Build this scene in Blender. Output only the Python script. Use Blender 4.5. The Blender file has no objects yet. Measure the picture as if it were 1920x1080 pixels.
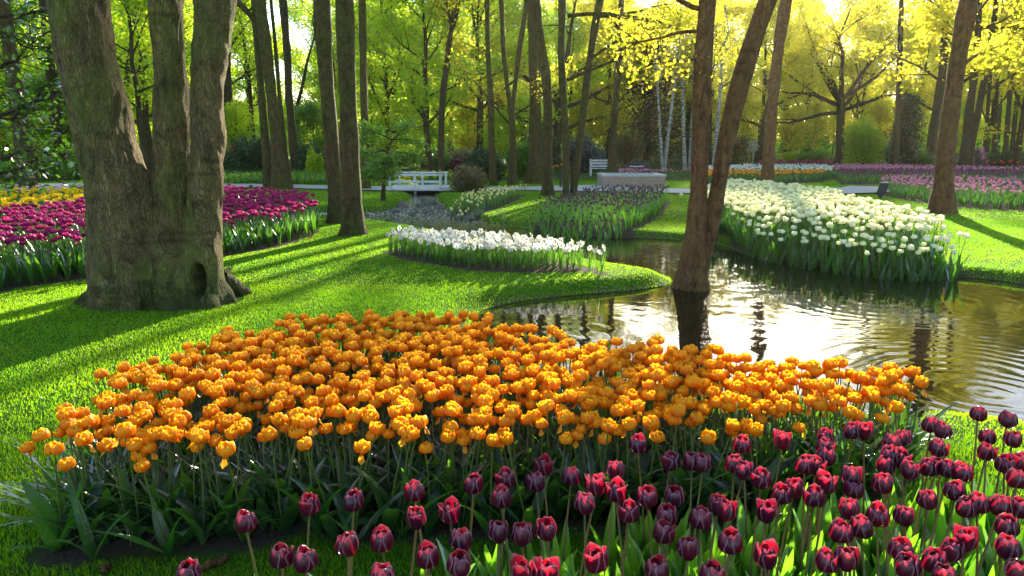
import bpy, math, random
import numpy as np
from math import radians as R, sin, cos, tan, pi
SC = bpy.context.scene
COL = SC.collection
# ------------------------------------------------------------------ camera, sky, sun
CAMZ, PITCH, FPX = 1.45, R(12.0), 1280.0
cd = bpy.data.cameras.new('camera'); cam = bpy.data.objects.new('camera', cd); COL.objects.link(cam)
cam.location = (0, 0, CAMZ); cam.rotation_euler = (pi/2 - PITCH, 0, 0)
cd.sensor_width = 36.0; cd.lens = 24.0; cd.clip_start = 0.05; cd.clip_end = 3000
SC.camera = cam
SUN_EL, SUN_AZ = R(15.5), R(18.8)      # azimuth measured from +Y towards +X
w = bpy.data.worlds.new('World'); SC.world = w; w.use_nodes = True
nt = w.node_tree; bg = nt.nodes['Background']
sk = nt.nodes.new('ShaderNodeTexSky'); sk.sky_type = 'NISHITA'; sk.sun_disc = False
sk.sun_elevation = SUN_EL; sk.sun_rotation = SUN_AZ; sk.air_density = 1.0; sk.dust_density = 0.6; sk.ozone_density = 1.5
nt.links.new(sk.outputs[0], bg.inputs[0]); bg.inputs[1].default_value = 0.13
sl = bpy.data.lights.new('sun', 'SUN'); so = bpy.data.objects.new('sun', sl); COL.objects.link(so)
sl.energy = 5.0; sl.angle = R(1.0); sl.color = (1.0, 0.90, 0.70)
so.rotation_euler = (pi/2 - SUN_EL, 0, pi - SUN_AZ); so.location = (10, 30, 20)
SC.view_settings.view_transform = 'Standard'; SC.view_settings.look = 'None'
SC.view_settings.exposure = 1.9; SC.view_settings.gamma = 1.0
cy = SC.cycles
cy.max_bounces = 9; cy.diffuse_bounces = 6; cy.glossy_bounces = 3; cy.transmission_bounces = 5; cy.transparent_max_bounces = 6
cy.volume_bounces = 0; HAZE = 0.00016; cy.use_denoising = True; cy.sample_clamp_indirect = 4.0; cy.caustics_reflective = False; cy.caustics_refractive = False
rs = np.random.RandomState(7); random.seed(7)

# ------------------------------------------------------------------ helpers
CS, SN = cos(PITCH), sin(PITCH)
def ray(px, py):
    x = (px-960)/FPX; y = (py-540)/FPX
    return x, CS-y*SN, -SN-y*CS
def P(px, py, z=0.0):
    x, y, d = ray(px, py); t = (z-CAMZ)/d
    return np.array((x*t, y*t, z))
def PY(px, py, Y):
    x, y, d = ray(px, py); t = Y/y
    return np.array((x*t, Y, CAMZ+d*t))
def tag(o, label=None, cat=None, group=None, kind=None):
    if label: o['label'] = label
    if cat: o['category'] = cat
    if group: o['group'] = group
    if kind: o['kind'] = kind
    return o
def empty(name, loc=(0,0,0), rz=0.0):
    o = bpy.data.objects.new(name, None); COL.objects.link(o); o.location = loc; o.rotation_euler = (0,0,rz)
    o.empty_display_size = 0.1
    return o
class G:
    """bag of vertices, quads, material ids and a per-vertex vector (u, v, random)"""
    def __init__(s): s.V=[]; s.F=[]; s.M=[]; s.A=[]; s.n=0
    def add(s, V, F, m=0, A=None):
        V=np.asarray(V,float); F=np.asarray(F,int).reshape(-1,4)
        s.V.append(V); s.F.append(F+s.n); s.M.append(np.full(len(F), m) if np.isscalar(m) else m)
        s.A.append(np.zeros((len(V),3)) if A is None else np.asarray(A,float)); s.n+=len(V); return s
    def cat(s):
        if len(s.V)>1 or not s.V:
            s.V=[np.concatenate(s.V)] if s.V else [np.zeros((0,3))]; s.F=[np.concatenate(s.F)] if s.F else [np.zeros((0,4),int)]
            s.M=[np.concatenate(s.M)] if s.M else [np.zeros(0)]; s.A=[np.concatenate(s.A)] if s.A else [np.zeros((0,3))]
        return s.V[0], s.F[0], s.M[0], s.A[0]
    def join(s, g, mo=0):
        V,F,M,A=g.cat(); s.add(V,F,M+mo,A); return s
    def mesh(s, name, mats, smooth=True):
        V,F,M,A=s.cat()
        me=bpy.data.meshes.new(name); me.vertices.add(len(V)); me.vertices.foreach_set('co', V.astype(np.float32).ravel())
        # a face whose last index repeats the third is a triangle
        tri=F[:,2]==F[:,3]; tot=np.where(tri,3,4); keep=np.ones(F.shape,bool); keep[tri,3]=False
        me.loops.add(int(tot.sum())); me.loops.foreach_set('vertex_index', F[keep].astype(np.int32))
        st=np.concatenate([[0],np.cumsum(tot)[:-1]]); me.polygons.add(len(F))
        me.polygons.foreach_set('loop_start', st.astype(np.int32)); me.polygons.foreach_set('loop_total', tot.astype(np.int32))
        me.polygons.foreach_set('material_index', M.astype(np.int32))
        me.polygons.foreach_set('use_smooth', np.full(len(F), smooth))
        at=me.attributes.new('pa','FLOAT_VECTOR','POINT'); at.data.foreach_set('vector', A.astype(np.float32).ravel())
        for m in mats: me.materials.append(m)
        me.update(calc_edges=True); me.validate()
        return me
    def obj(s, name, mats, parent=None, smooth=True, loc=None):
        if not isinstance(mats,(list,tuple)): mats=[mats]
        o=bpy.data.objects.new(name, s.mesh(name, mats, smooth)); COL.objects.link(o)
        if parent: o.parent=parent
        if loc is not None: o.location=loc
        return o
def meshobj(name, me, parent=None, loc=None, rot=None, scale=None):
    o=bpy.data.objects.new(name, me); COL.objects.link(o)
    if parent: o.parent=parent
    if loc is not None: o.location=loc
    if rot is not None: o.rotation_euler=rot
    if scale is not None: o.scale=(scale,)*3 if np.isscalar(scale) else scale
    return o
def spread(g, pos, rz, sc, tilt=None, rnd=None):
    """copies of g placed at many points, as one bag"""
    V,F,M,A=g.cat(); n=len(pos); pos=np.asarray(pos,float); rz=np.asarray(rz,float); sc=np.asarray(sc,float)
    if sc.ndim==1: sc=np.repeat(sc[:,None],3,1)
    W=V[None]*sc[:,None,:]
    if tilt is not None:
        ct,st=np.cos(tilt)[:,None],np.sin(tilt)[:,None]
        y=W[:,:,1]*ct-W[:,:,2]*st; z=W[:,:,1]*st+W[:,:,2]*ct; W=np.stack([W[:,:,0],y,z],2)
    c,s_=np.cos(rz)[:,None],np.sin(rz)[:,None]
    W=np.stack([W[:,:,0]*c-W[:,:,1]*s_, W[:,:,0]*s_+W[:,:,1]*c, W[:,:,2]],2)+pos[:,None,:]
    FF=F[None]+(np.arange(n)*len(V))[:,None,None]
    AA=np.repeat(A[None],n,0)
    AA[:,:,2]=(AA[:,:,2]+(rs.rand(n)[:,None] if rnd is None else rnd[:,None]))%1.0
    o=G(); o.add(W.reshape(-1,3), FF.reshape(-1,4), np.tile(M,n), AA.reshape(-1,3)); return o
def grid_faces(nu, nv, wrap=False):
    i,j=np.meshgrid(np.arange(nv),np.arange(nu),indexing='ij'); W=nu if wrap else nu+1
    a=i*W+j; b=i*W+(j+1)%W if wrap else i*W+j+1
    return np.stack([a,b,b+W,a+W],2).reshape(-1,4)
def tube(path, rad, sides=6, lobes=0.0, ph=0.0, flare=0.0, cap=False):
    path=np.asarray(path,float); rad=np.asarray(rad,float); n=len(path)
    t=np.gradient(path,axis=0); t/=np.linalg.norm(t,axis=1)[:,None]+1e-9
    m=t.mean(0); ref=np.array((1.,0,0)) if abs(m[2])>max(abs(m[0]),abs(m[1])) else np.array((0,0,1.))
    a=np.cross(ref,t); a/=np.linalg.norm(a,axis=1)[:,None]+1e-9; b=np.cross(t,a)
    th=np.arange(sides)/sides*2*pi
    L=np.concatenate([[0],np.cumsum(np.linalg.norm(np.diff(path,axis=0),axis=1))])
    rr=np.repeat(rad[:,None],sides,1)
    if lobes: rr=rr*(1+lobes*np.sin(3*th[None]+ph+L[:,None]*.7)+lobes*.6*np.sin(5*th[None]-ph*2-L[:,None]*1.3))
    if flare: 
        e=np.exp(-L/(rad[0]*1.1)); rr=rr*(1+e[:,None]*(flare+.22*flare*2*np.maximum(0,np.cos(5*th[None]+ph))))
    V=path[:,None]+rr[:,:,None]*(np.cos(th)[None,:,None]*a[:,None]+np.sin(th)[None,:,None]*b[:,None])
    A=np.stack([np.repeat(th[None]/(2*pi),n,0),np.repeat(L[:,None],sides,1),np.zeros((n,sides))],2)
    g=G(); g.add(V.reshape(-1,3), grid_faces(sides,n-1,True), 0, A.reshape(-1,3)); 
    if cap:
        c=path[-1]+t[-1]*rad[-1]*.3; k=g.n; last=np.arange(sides)+(n-1)*sides
        f=[(last[i],last[(i+1)%sides],0+sides,0+sides) for i in range(sides)]
        VV=np.vstack([V[-1],c]); f=[(i,(i+1)%sides,sides,sides) for i in range(sides)]
        g.add(VV,f,0)
    return g
def box(x0,x1,y0,y1,z0,z1,m=0,bev=0.0):
    g=G()
    V=[(x0,y0,z0),(x1,y0,z0),(x1,y1,z0),(x0,y1,z0),(x0,y0,z1),(x1,y0,z1),(x1,y1,z1),(x0,y1,z1)]
    F=[(0,3,2,1),(4,5,6,7),(0,1,5,4),(1,2,6,5),(2,3,7,6),(3,0,4,7)]
    g.add(V,F,m); return g
def inpoly(x,y,poly):
    c=np.zeros(x.shape,bool); n=len(poly)
    for i in range(n):
        x0,y0=poly[i][:2]; x1,y1=poly[(i+1)%n][:2]
        if y0==y1: continue
        k=((y0>y)!=(y1>y))&(x<(x1-x0)*(y-y0)/(y1-y0)+x0); c^=k
    return c
def pdist(x,y,poly,closed=True):
    d=np.full(x.shape,1e9); n=len(poly)
    for i in range(n if closed else n-1):
        x0,y0=poly[i][:2]; x1,y1=poly[(i+1)%n][:2]; dx,dy=x1-x0,y1-y0
        t=np.clip(((x-x0)*dx+(y-y0)*dy)/(dx*dx+dy*dy+1e-12),0,1)
        d=np.minimum(d,np.hypot(x-x0-t*dx,y-y0-t*dy))
    return d
def smooth_poly(pts, it=2):
    p=np.array([q[:2] for q in pts])
    for _ in range(it):
        q=np.roll(p,-1,0); p=np.stack([p*.75+q*.25,p*.25+q*.75],1).reshape(-1,2)
    return p
def vnoise(x,y,s=1.0,seed=0):
    """smooth value noise, -1..1"""
    r=np.random.RandomState(seed).rand(64,64); x=x/s; y=y/s
    xi=np.floor(x).astype(int); yi=np.floor(y).astype(int); fx=x-xi; fy=y-yi; fx=fx*fx*(3-2*fx); fy=fy*fy*(3-2*fy)
    g=lambda a,b: r[a%64,b%64]
    return 2*((g(xi,yi)*(1-fx)+g(xi+1,yi)*fx)*(1-fy)+(g(xi,yi+1)*(1-fx)+g(xi+1,yi+1)*fx)*fy)-1
def poisson(poly, dmin, seed=1, tries=14, keep=None):
    """points inside a polygon no closer than dmin"""
    r=np.random.RandomState(seed); p=np.array([q[:2] for q in poly]); lo=p.min(0); hi=p.max(0)
    area=(hi-lo).prod(); n=int(area/(dmin*dmin)*tries)
    c=lo+r.rand(n,2)*(hi-lo); c=c[inpoly(c[:,0],c[:,1],p)]
    if keep is not None: c=c[keep(c[:,0],c[:,1])]
    cell={}; out=[]
    for x,y in c:
        k=(int(x//dmin),int(y//dmin)); ok=True
        for i in (-1,0,1):
            for j in (-1,0,1):
                for q in cell.get((k[0]+i,k[1]+j),()):
                    if (q[0]-x)**2+(q[1]-y)**2<dmin*dmin: ok=False; break
                if not ok: break
            if not ok: break
        if ok: cell.setdefault(k,[]).append((x,y)); out.append((x,y))
    return np.array(out)

# ------------------------------------------------------------------ materials
def newmat(name):
    m=bpy.data.materials.new(name); m.use_nodes=True; t=m.node_tree; t.nodes.clear(); return m,t
def N(t,typ,**k):
    n=t.nodes.new('ShaderNode'+typ)
    for a,b in k.items(): setattr(n,a,b)
    return n
def ramp(t,fac,stops,interp='LINEAR'):
    n=N(t,'ValToRGB'); n.color_ramp.interpolation=interp; e=n.color_ramp.elements
    while len(e)<len(stops): e.new(0.5)
    for i,(p,c) in enumerate(stops): e[i].position=p; e[i].color=(*c,1) if len(c)==3 else c
    t.links.new(fac,n.inputs[0]); return n.outputs[0]
def mixc(t,f,a,b,mode='MIX'):
    n=N(t,'Mix'); n.data_type='RGBA'; n.blend_type=mode
    for i,v in ((0,f),(6,a),(7,b)):
        if hasattr(v,'is_output'): t.links.new(v,n.inputs[i])
        elif i==0: n.inputs[0].default_value=v
        else: n.inputs[i].default_value=(*v,1)
    return n.outputs[2]
def math_(t,op,a,b=None,c=None):
    n=N(t,'Math'); n.operation=op
    for i,v in enumerate((a,b,c)):
        if v is None: continue
        if hasattr(v,'is_output'): t.links.new(v,n.inputs[i])
        else: n.inputs[i].default_value=v
    return n.outputs[0]
def attr(t):
    a=N(t,'Attribute'); a.attribute_name='pa'; s=N(t,'SeparateXYZ'); t.links.new(a.outputs['Vector'],s.inputs[0]); return s.outputs
def leafy(name, cols, tcols, tfac=0.5, gloss=0.12, rough=0.4, edge=None, stripes=False, objrand=0.0):
    """thin green or petal sheet: diffuse + translucent + a little gloss. cols/tcols: lists of colours picked by the random value"""
    m,t=newmat(name); a=attr(t); f=a[2]
    if objrand:
        oi=N(t,'ObjectInfo'); f=math_(t,'FRACT',math_(t,'ADD',math_(t,'MULTIPLY',f,.35),math_(t,'MULTIPLY',oi.outputs['Random'],objrand)))
    def col(cs):
        if len(cs)==1: 
            r=N(t,'RGB'); r.outputs[0].default_value=(*cs[0],1); return r.outputs[0]
        return ramp(t,f,[(i/(len(cs)-1),c) for i,c in enumerate(cs)])
    c1=col(cols); c2=col(tcols)
    if edge:   # (edge colour, amount): margin of each petal
        u=math_(t,'ABSOLUTE',a[0]); e=math_(t,'MAXIMUM',u,math_(t,'SUBTRACT',a[1],0.04))
        e=math_(t,'POWER',e,edge[2] if len(edge)>2 else 7.0); e=math_(t,'MULTIPLY',e,edge[1])
        c1=mixc(t,e,c1,edge[0]); c2=mixc(t,e,c2,edge[3] if len(edge)>3 else edge[0])
    if stripes:
        wv=math_(t,'SINE',math_(t,'MULTIPLY',a[0],38.0)); wv=math_(t,'MULTIPLY_ADD',wv,0.07,0.93)
        vm=N(t,'VectorMath'); vm.operation='SCALE'; t.links.new(c1,vm.inputs[0]); t.links.new(wv,vm.inputs['Scale']); c1=vm.outputs[0]
    d=N(t,'BsdfDiffuse'); t.links.new(c1,d.inputs[0]); tr=N(t,'BsdfTranslucent'); t.links.new(c2,tr.inputs[0])
    mx=N(t,'MixShader'); mx.inputs[0].default_value=tfac; t.links.new(d.outputs[0],mx.inputs[1]); t.links.new(tr.outputs[0],mx.inputs[2])
    gl=N(t,'BsdfGlossy'); gl.inputs['Roughness'].default_value=rough; gl.inputs[0].default_value=(1,1,1,1)
    lw=N(t,'LayerWeight'); lw.inputs[0].default_value=0.35
    mg=N(t,'MixShader'); t.links.new(math_(t,'MULTIPLY_ADD',lw.outputs['Fresnel'],gloss,gloss*0.15),mg.inputs[0]); t.links.new(mx.outputs[0],mg.inputs[1]); t.links.new(gl.outputs[0],mg.inputs[2])
    o=N(t,'OutputMaterial'); t.links.new(mg.outputs[0],o.inputs[0]); return m
def principled(name, col, rough=0.6, bump=None, spec=0.5, metal=0.0):
    m,t=newmat(name); b=N(t,'BsdfPrincipled'); o=N(t,'OutputMaterial'); t.links.new(b.outputs[0],o.inputs[0])
    if callable(col): col=col(t)
    if hasattr(col,'is_output'): t.links.new(col,b.inputs['Base Color'])
    else: b.inputs['Base Color'].default_value=(*col,1)
    b.inputs['Roughness'].default_value=rough; b.inputs['Specular IOR Level'].default_value=spec; b.inputs['Metallic'].default_value=metal
    if bump:
        h,st,ds=bump(t); bn=N(t,'Bump'); bn.inputs['Strength'].default_value=st; bn.inputs['Distance'].default_value=ds
        t.links.new(h,bn.inputs['Height']); t.links.new(bn.outputs[0],b.inputs['Normal'])
    return m
def coords(t, scale=(1,1,1), kind='Object'):
    tc=N(t,'TexCoord'); mp=N(t,'Mapping'); mp.inputs['Scale'].default_value=scale
    if kind=='World':
        ge=N(t,'NewGeometry'); t.links.new(ge.outputs['Position'],mp.inputs[0])
    else: t.links.new(tc.outputs[kind],mp.inputs[0])
    return mp.outputs[0]
def noise(t,vec,sc,det=4,rough=.55,dist=0.0):
    n=N(t,'TexNoise'); n.inputs['Scale'].default_value=sc; n.inputs['Detail'].default_value=det; n.inputs['Roughness'].default_value=rough; n.inputs['Distortion'].default_value=dist
    t.links.new(vec,n.inputs['Vector']); return n.outputs[0]
def voro(t,vec,sc,feat='DISTANCE_TO_EDGE'):
    n=N(t,'TexVoronoi'); n.feature=feat; n.inputs['Scale'].default_value=sc; t.links.new(vec,n.inputs['Vector']); return n.outputs[0]
def bark(name, dark, light, moss, mossf=.5, sc=1.0, depth=.02, zs=.13):
    m,t=newmat(name)
    v=coords(t,(sc,sc,sc*zs)); vw=N(t,'VectorMath'); vw.operation='ADD'
    nz=N(t,'TexNoise'); nz.inputs['Scale'].default_value=4.5; nz.inputs['Detail'].default_value=3; t.links.new(v,nz.inputs['Vector'])
    sv=N(t,'VectorMath'); sv.operation='SCALE'; sv.inputs['Scale'].default_value=.5; t.links.new(nz.outputs[1],sv.inputs[0])
    t.links.new(v,vw.inputs[0]); t.links.new(sv.outputs[0],vw.inputs[1]); vv=vw.outputs[0]
    e=voro(t,vv,22.0); e2=voro(t,vv,48.0); fine=noise(t,vv,90,5,.7)
    h=math_(t,'MINIMUM',math_(t,'MULTIPLY',e,3.2),0.55); h=math_(t,'ADD',h,math_(t,'MULTIPLY',math_(t,'MINIMUM',math_(t,'MULTIPLY',e2,3.0),.4),.5))
    h=math_(t,'ADD',h,math_(t,'MULTIPLY',fine,.45))
    big=noise(t,coords(t,(1,1,.5)),2.2,5,.6); 
    c=ramp(t,h,[(0.1,dark),(0.75,light)])  # bark pattern; cracks darkened in the colour too, partly as painted shade
    mf=ramp(t,big,[(.42,(0,0,0)),(.62,(1,1,1))]); c=mixc(t,math_(t,'MULTIPLY',mf,mossf),c,moss,'MIX')
    c=mixc(t,math_(t,'MULTIPLY_ADD',fine,.8,.25),(dark),c)
    pt=ramp(t,noise(t,coords(t,(1,1,.6)),5.5*sc,6,.72,.6),[(.34,(.45,.42,.40)),(.5,(1,1,1)),(.66,(1.35,1.35,1.2))]); c=mixc(t,1.0,c,pt,'MULTIPLY')
    band=ramp(t,noise(t,coords(t,(.6,.6,7)),1.6,4,.6),[(.30,(.55,.5,.5)),(.42,(1,1,1))]); c=mixc(t,.8,c,band,'MULTIPLY')
    b=N(t,'BsdfPrincipled'); b.inputs['Roughness'].default_value=.85; b.inputs['Specular IOR Level'].default_value=.25
    bn=N(t,'Bump'); bn.inputs['Strength'].default_value=1.0; bn.inputs['Distance'].default_value=depth; t.links.new(h,bn.inputs['Height'])
    t.links.new(bn.outputs[0],b.inputs['Normal']); t.links.new(c,b.inputs['Base Color'])
    o=N(t,'OutputMaterial'); t.links.new(b.outputs[0],o.inputs[0]); return m

M={}
M['bark_big']=bark('bark_big',(.03,.02,.008),(.20,.145,.055),(.13,.145,.022),.6,1.6,.02)
M['bark']=bark('bark',(.022,.015,.005),(.21,.15,.055),(.14,.17,.02),.75,2.0,.04)
M['bark_far']=bark('bark_far',(.022,.016,.008),(.12,.085,.04),(.08,.085,.016),.45,1.6,.02)
M['bark_pond']=bark('bark_pond',(.05,.020,.008),(.38,.19,.075),(.26,.19,.035),.4,1.9,.04)
M['birch']=principled('birch',lambda t: mixc(t,ramp(t,noise(t,coords(t,(1,1,5)),4,4),[(.52,(0,0,0)),(.6,(1,1,1))]),(.26,.25,.22),(.04,.035,.03)),.6)
# foliage: gold-green spring leaves, fresh green, dark evergreen
GOLD=leafy('leaf_gold',[(.07,.10,.007),(.18,.14,.010),(.09,.12,.009),(.22,.15,.012)],[(.48,.66,.02),(1.0,.80,.06),(.70,.80,.03),(1.0,.72,.07)],.68,.04)
LIME=leafy('leaf_lime',[(.05,.11,.008),(.12,.15,.012),(.04,.10,.008),(.16,.15,.015)],[(.32,.66,.02),(.92,1.0,.04),(.42,.80,.03),(1.0,.92,.06)],.68,.04)
GREEN=leafy('leaf_green',[(.03,.075,.012),(.06,.11,.018),(.04,.07,.012)],[(.16,.46,.02),(.36,.62,.025),(.12,.34,.02)],.55,.08,.4)
BEECH=leafy('leaf_beech',[(.015,.045,.008),(.03,.07,.012),(.02,.05,.01)],[(.07,.24,.012),(.16,.38,.015),(.05,.16,.01)],.45,.16,.32)
DARK=leafy('leaf_dark',[(.015,.035,.012),(.03,.055,.015),(.02,.045,.012)],[(.06,.15,.01),(.12,.20,.02),(.05,.12,.01)],.35,.10,.4)
BROWN=leafy('leaf_brown',[(.03,.028,.012),(.05,.035,.012),(.025,.03,.012)],[(.09,.08,.02),(.14,.09,.02),(.07,.08,.02)],.3,.1)
OLIVE=leafy('leaf_olive',[(.06,.06,.012),(.09,.07,.012),(.045,.06,.01)],[(.26,.20,.02),(.34,.22,.02),(.18,.20,.02)],.45,.15)
MAROON=leafy('leaf_maroon',[(.06,.01,.018),(.09,.012,.02)],[(.22,.02,.03),(.30,.03,.04)],.4,.15)
GREYP=leafy('leaf_grey',[(.05,.055,.05),(.08,.075,.07),(.04,.05,.04)],[(.12,.13,.08),(.16,.14,.10)],.3,.15)
CREAMB=leafy('leaf_pale',[(.25,.26,.10),(.35,.33,.16),(.12,.18,.05)],[(.5,.5,.15),(.6,.5,.25),(.2,.4,.06)],.45,.15)
GRASS=leafy('grass_blade',[(.045,.13,.003),(.085,.19,.004),(.06,.16,.003),(.13,.21,.008)],[(.22,.60,.004),(.46,.78,.008),(.28,.66,.005),(.62,.80,.02)],.60,.05,.4)
TLEAF=leafy('tulip_leaf',[(.022,.085,.018),(.035,.12,.022),(.028,.10,.02)],[(.16,.52,.015),(.30,.66,.02),(.20,.56,.015)],.5,.16,.38,objrand=1.0)
TLEAF2=leafy('tulip_leaf_blue',[(.014,.050,.016),(.028,.075,.022),(.020,.062,.018)],[(.09,.36,.012),(.20,.48,.02),(.12,.40,.015)],.40,.16,.36,objrand=1.0)
DLEAF=leafy('daffodil_leaf',[(.025,.085,.02),(.045,.12,.03)],[(.14,.40,.02),(.24,.50,.03)],0.5,.12,.35)
STRAP=leafy('strap_leaf',[(.05,.15,.04),(.11,.22,.07),(.06,.16,.04)],[(.16,.42,.03),(.30,.50,.04)],.4,.35,.3)
STEM=leafy('stem_green',[(.10,.15,.03),(.14,.17,.04)],[(.2,.35,.05),(.3,.4,.05)],.35,.2)
STEMP=leafy('stem_brown',[(.14,.13,.05),(.16,.10,.05)],[(.25,.28,.06),(.28,.2,.06)],.3,.2,objrand=1.0)
PURPLE=leafy('petal_dark_red',[(.030,.002,.016),(.046,.002,.019),(.026,.002,.018)],[(.80,.008,.045),(.95,.012,.05),(.42,.005,.06)],.21,.12,.29,edge=((.50,.24,.32),.85,12.0,(1.0,.32,.38)),stripes=True,objrand=1.0)
ORANGE=leafy('petal_orange',[(1.0,.32,.005),(.92,.14,.003),(1.0,.24,.004),(.86,.10,.003)],[(1.0,.44,.007),(1.0,.21,.003),(1.0,.33,.004),(1.0,.16,.003)],.50,.05,.4,edge=((1.0,.58,.015),.95,2.6,(1.0,.72,.025)),stripes=True,objrand=1.0)
CREAM=leafy('petal_cream',[(.82,.82,.55),(.88,.88,.68),(.80,.80,.48)],[(.92,.90,.50),(.95,.93,.68),(.9,.88,.44)],.45,.06,objrand=1.0)
MAGENTA=leafy('petal_magenta',[(.24,.008,.09),(.34,.012,.12),(.20,.010,.11)],[(.75,.015,.18),(.90,.03,.28),(.62,.012,.26)],.42,.05,edge=((.5,.08,.26),.5,7.0,(.9,.16,.36)),objrand=1.0)
BLACKT=leafy('petal_black',[(.035,.008,.02),(.05,.01,.03)],[(.16,.015,.06),(.22,.02,.08)],.3,.3,objrand=1.0)
WHITEP=leafy('petal_white',[(.80,.80,.74)],[(.88,.88,.78)],.4,.15)
PEACH=leafy('cup_peach',[(.75,.38,.14),(.8,.5,.25)],[(.9,.5,.2)],.35,.15)
YELLOWP=leafy('petal_yellow',[(.95,.60,.008),(1.0,.70,.012)],[(1.0,.70,.012),(1,.78,.02)],.45,.05,objrand=1.0)
LEMON=leafy('petal_lemon',[(.75,.70,.28),(.8,.75,.35)],[(.9,.85,.3)],.4,.15)
PINKP=leafy('petal_pink',[(.60,.18,.36),(.68,.28,.45),(.52,.14,.34)],[(.85,.28,.50),(.95,.42,.6)],.4,.15,objrand=1.0)
PALEP=leafy('petal_palepink',[(.72,.50,.52),(.78,.60,.60)],[(.9,.6,.6)],.4,.15)
REDP=leafy('petal_red',[(.65,.03,.02),(.7,.08,.02)],[(.95,.06,.02),(1,.15,.02)],.4,.15)
PLUM=leafy('petal_plum',[(.12,.02,.09),(.18,.03,.13)],[(.35,.04,.22),(.4,.06,.28)],.4,.15)

# ------------------------------------------------------------------ layout: pond, beds, path
WL=-0.10
def poly(pts, z=0.0): return [P(x,y,z)[:2] for x,y in pts]
near=[(885,600),(903,583),(960,568),(1050,556),(1150,549),(1230,541),(1262,532),(1258,522),(1225,513),(1130,500),(1000,472),(870,448),(770,428),(712,420),(680,412),(600,410),(560,406)]
far=[(560,399),(620,397),(690,399),(735,393),(764,384),(772,372),(775,345),(812,345),(815,368),(832,392),(870,408),(905,414),(975,429),(1040,438),(1110,445),(1200,446),(1290,452),(1345,458),(1400,478),(1500,497),(1600,510),(1700,519),(1780,519),(1850,524),(1920,534),(2150,560),(2500,600)]
nearr=[(2500,830),(2200,830),(1990,812),(1860,786),(1780,776),(1722,772)]
hid=[np.array(q) for q in ((2.02,3.12),(1.3,3.55),(.75,3.95),(.30,4.35),(-.10,4.75),(-.36,5.35))]
water_poly=smooth_poly([P(x,y,WL)[:2] for x,y in near+far+nearr]+hid,2)
OR_heads=[(62,845),(140,788),(180,735),(222,700),(262,678),(350,668),(395,632),(480,628),(560,603),(700,597),(815,590),(905,602),(1000,627),(1100,645),(1230,655),(1400,675),(1600,685),(1725,708),(1722,730),(1660,762),(1545,765),(1420,785),(1360,805),(1290,802),(1150,805),(1080,800),(990,808),(930,828),(840,805),(720,838),(600,805),(480,825),(330,835),(190,838),(100,856)]
HO=.40
or_poly=smooth_poly([P(x,y,HO)[:2] for x,y in OR_heads],1)
purple_front=[(300,1100),(420,1085),(640,1120),(700,1085),(760,1000),(860,985),(1000,955),(1180,950),(1400,935),(1650,900),(1900,850),(2300,850),(2300,1400),(300,1400)]
Z=lambda l,z:[P(x,y,z)[:2] for x,y in l]
MG=smooth_poly(Z([(-420,610),(-150,565),(0,541),(175,517),(415,480),(520,462),(580,442)],0)+Z([(596,378),(585,362),(500,352),(420,347),(280,344)],.5)+Z([(150,372),(0,386),(-260,402)],.5),1)
YL=Z([(-260,398),(0,384),(150,370),(265,345)],.5)+Z([(240,341),(150,349),(0,354),(-260,366)],.5)
PP=Z([(30,351),(75,351),(155,348),(270,341)],.45)+Z([(270,338),(75,342),(30,344)],.45)
DF=smooth_poly(Z([(732,478),(800,496),(900,509),(1000,513),(1125,510)],0)+Z([(1140,478),(1100,464),(1000,447),(880,440),(760,431),(726,438)],.26),1)
BT=smooth_poly(Z([(1000,424),(1040,434),(1110,442),(1190,434),(1245,395),(1252,372)],0)+Z([(1250,346),(1190,344),(1120,348),(1070,356),(1010,372),(975,392)],.42),1)
CW=smooth_poly(Z([(1350,432),(1400,470),(1500,489),(1600,503),(1700,512),(1775,512),(1800,500)],0)+Z([(1795,442),(1740,408),(1600,378),(1560,362),(1490,350),(1400,343),(1330,340)],.45)+Z([(1325,402)],.45),1)
LD=smooth_poly(Z([(842,398),(880,408),(935,388),(985,365)],0)+Z([(985,346),(930,349),(870,358),(838,372)],.3),1)
PK=Z([(1655,366),(1760,385),(1850,392),(1935,396),(2200,420)],0)+Z([(2200,344),(1935,337),(1760,333),(1660,331),(1652,338)],.34)
WB=Z([(1325,346),(1440,345),(1540,342),(1558,334)],0)+Z([(1562,311),(1500,309),(1400,310),(1325,312)],.32)
PS=Z([(1580,346),(1700,346),(1920,352),(2100,355)],0)+Z([(2100,320),(1920,315),(1700,310),(1570,308),(1560,314)],.32)
PW=Z([(1160,332),(1290,336),(1330,336)],0)+Z([(1330,319),(1290,321),(1160,326)],.3)
beds=[MG,YL,PP,DF,BT,CW,LD,PK,WB,PS,PW]
paths=[ [P(x,y,0)[:2] for x,y in l] for l in (
   [(-300,352),(0,350),(250,346),(420,348),(690,354),(800,356),(900,356),(1040,354),(1110,351),(1150,351)],
   [(1020,355),(1160,357),(1290,360),(1480,360),(1560,360),(1640,357),(1655,352)] ) ]
def height(x,y):
    x=np.asarray(x,float); y=np.asarray(y,float)
    d=pdist(x,y,water_poly); ins=inpoly(x,y,water_poly)
    s=np.clip(d/.28,0,1); s=s*s*(3-2*s)
    z=np.where(ins,WL-.02-np.clip(d,0,1.2)*.4, (WL+.012)*(1-s))
    far_=np.clip((y-8)/20,0,1)
    z=z+np.where(ins,0,s*(.012*vnoise(x,y,1.7,3)+.02*vnoise(x,y,5,4)))
    return z
H1=lambda x,y: float(height(np.array([x]),np.array([y]))[0])

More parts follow.
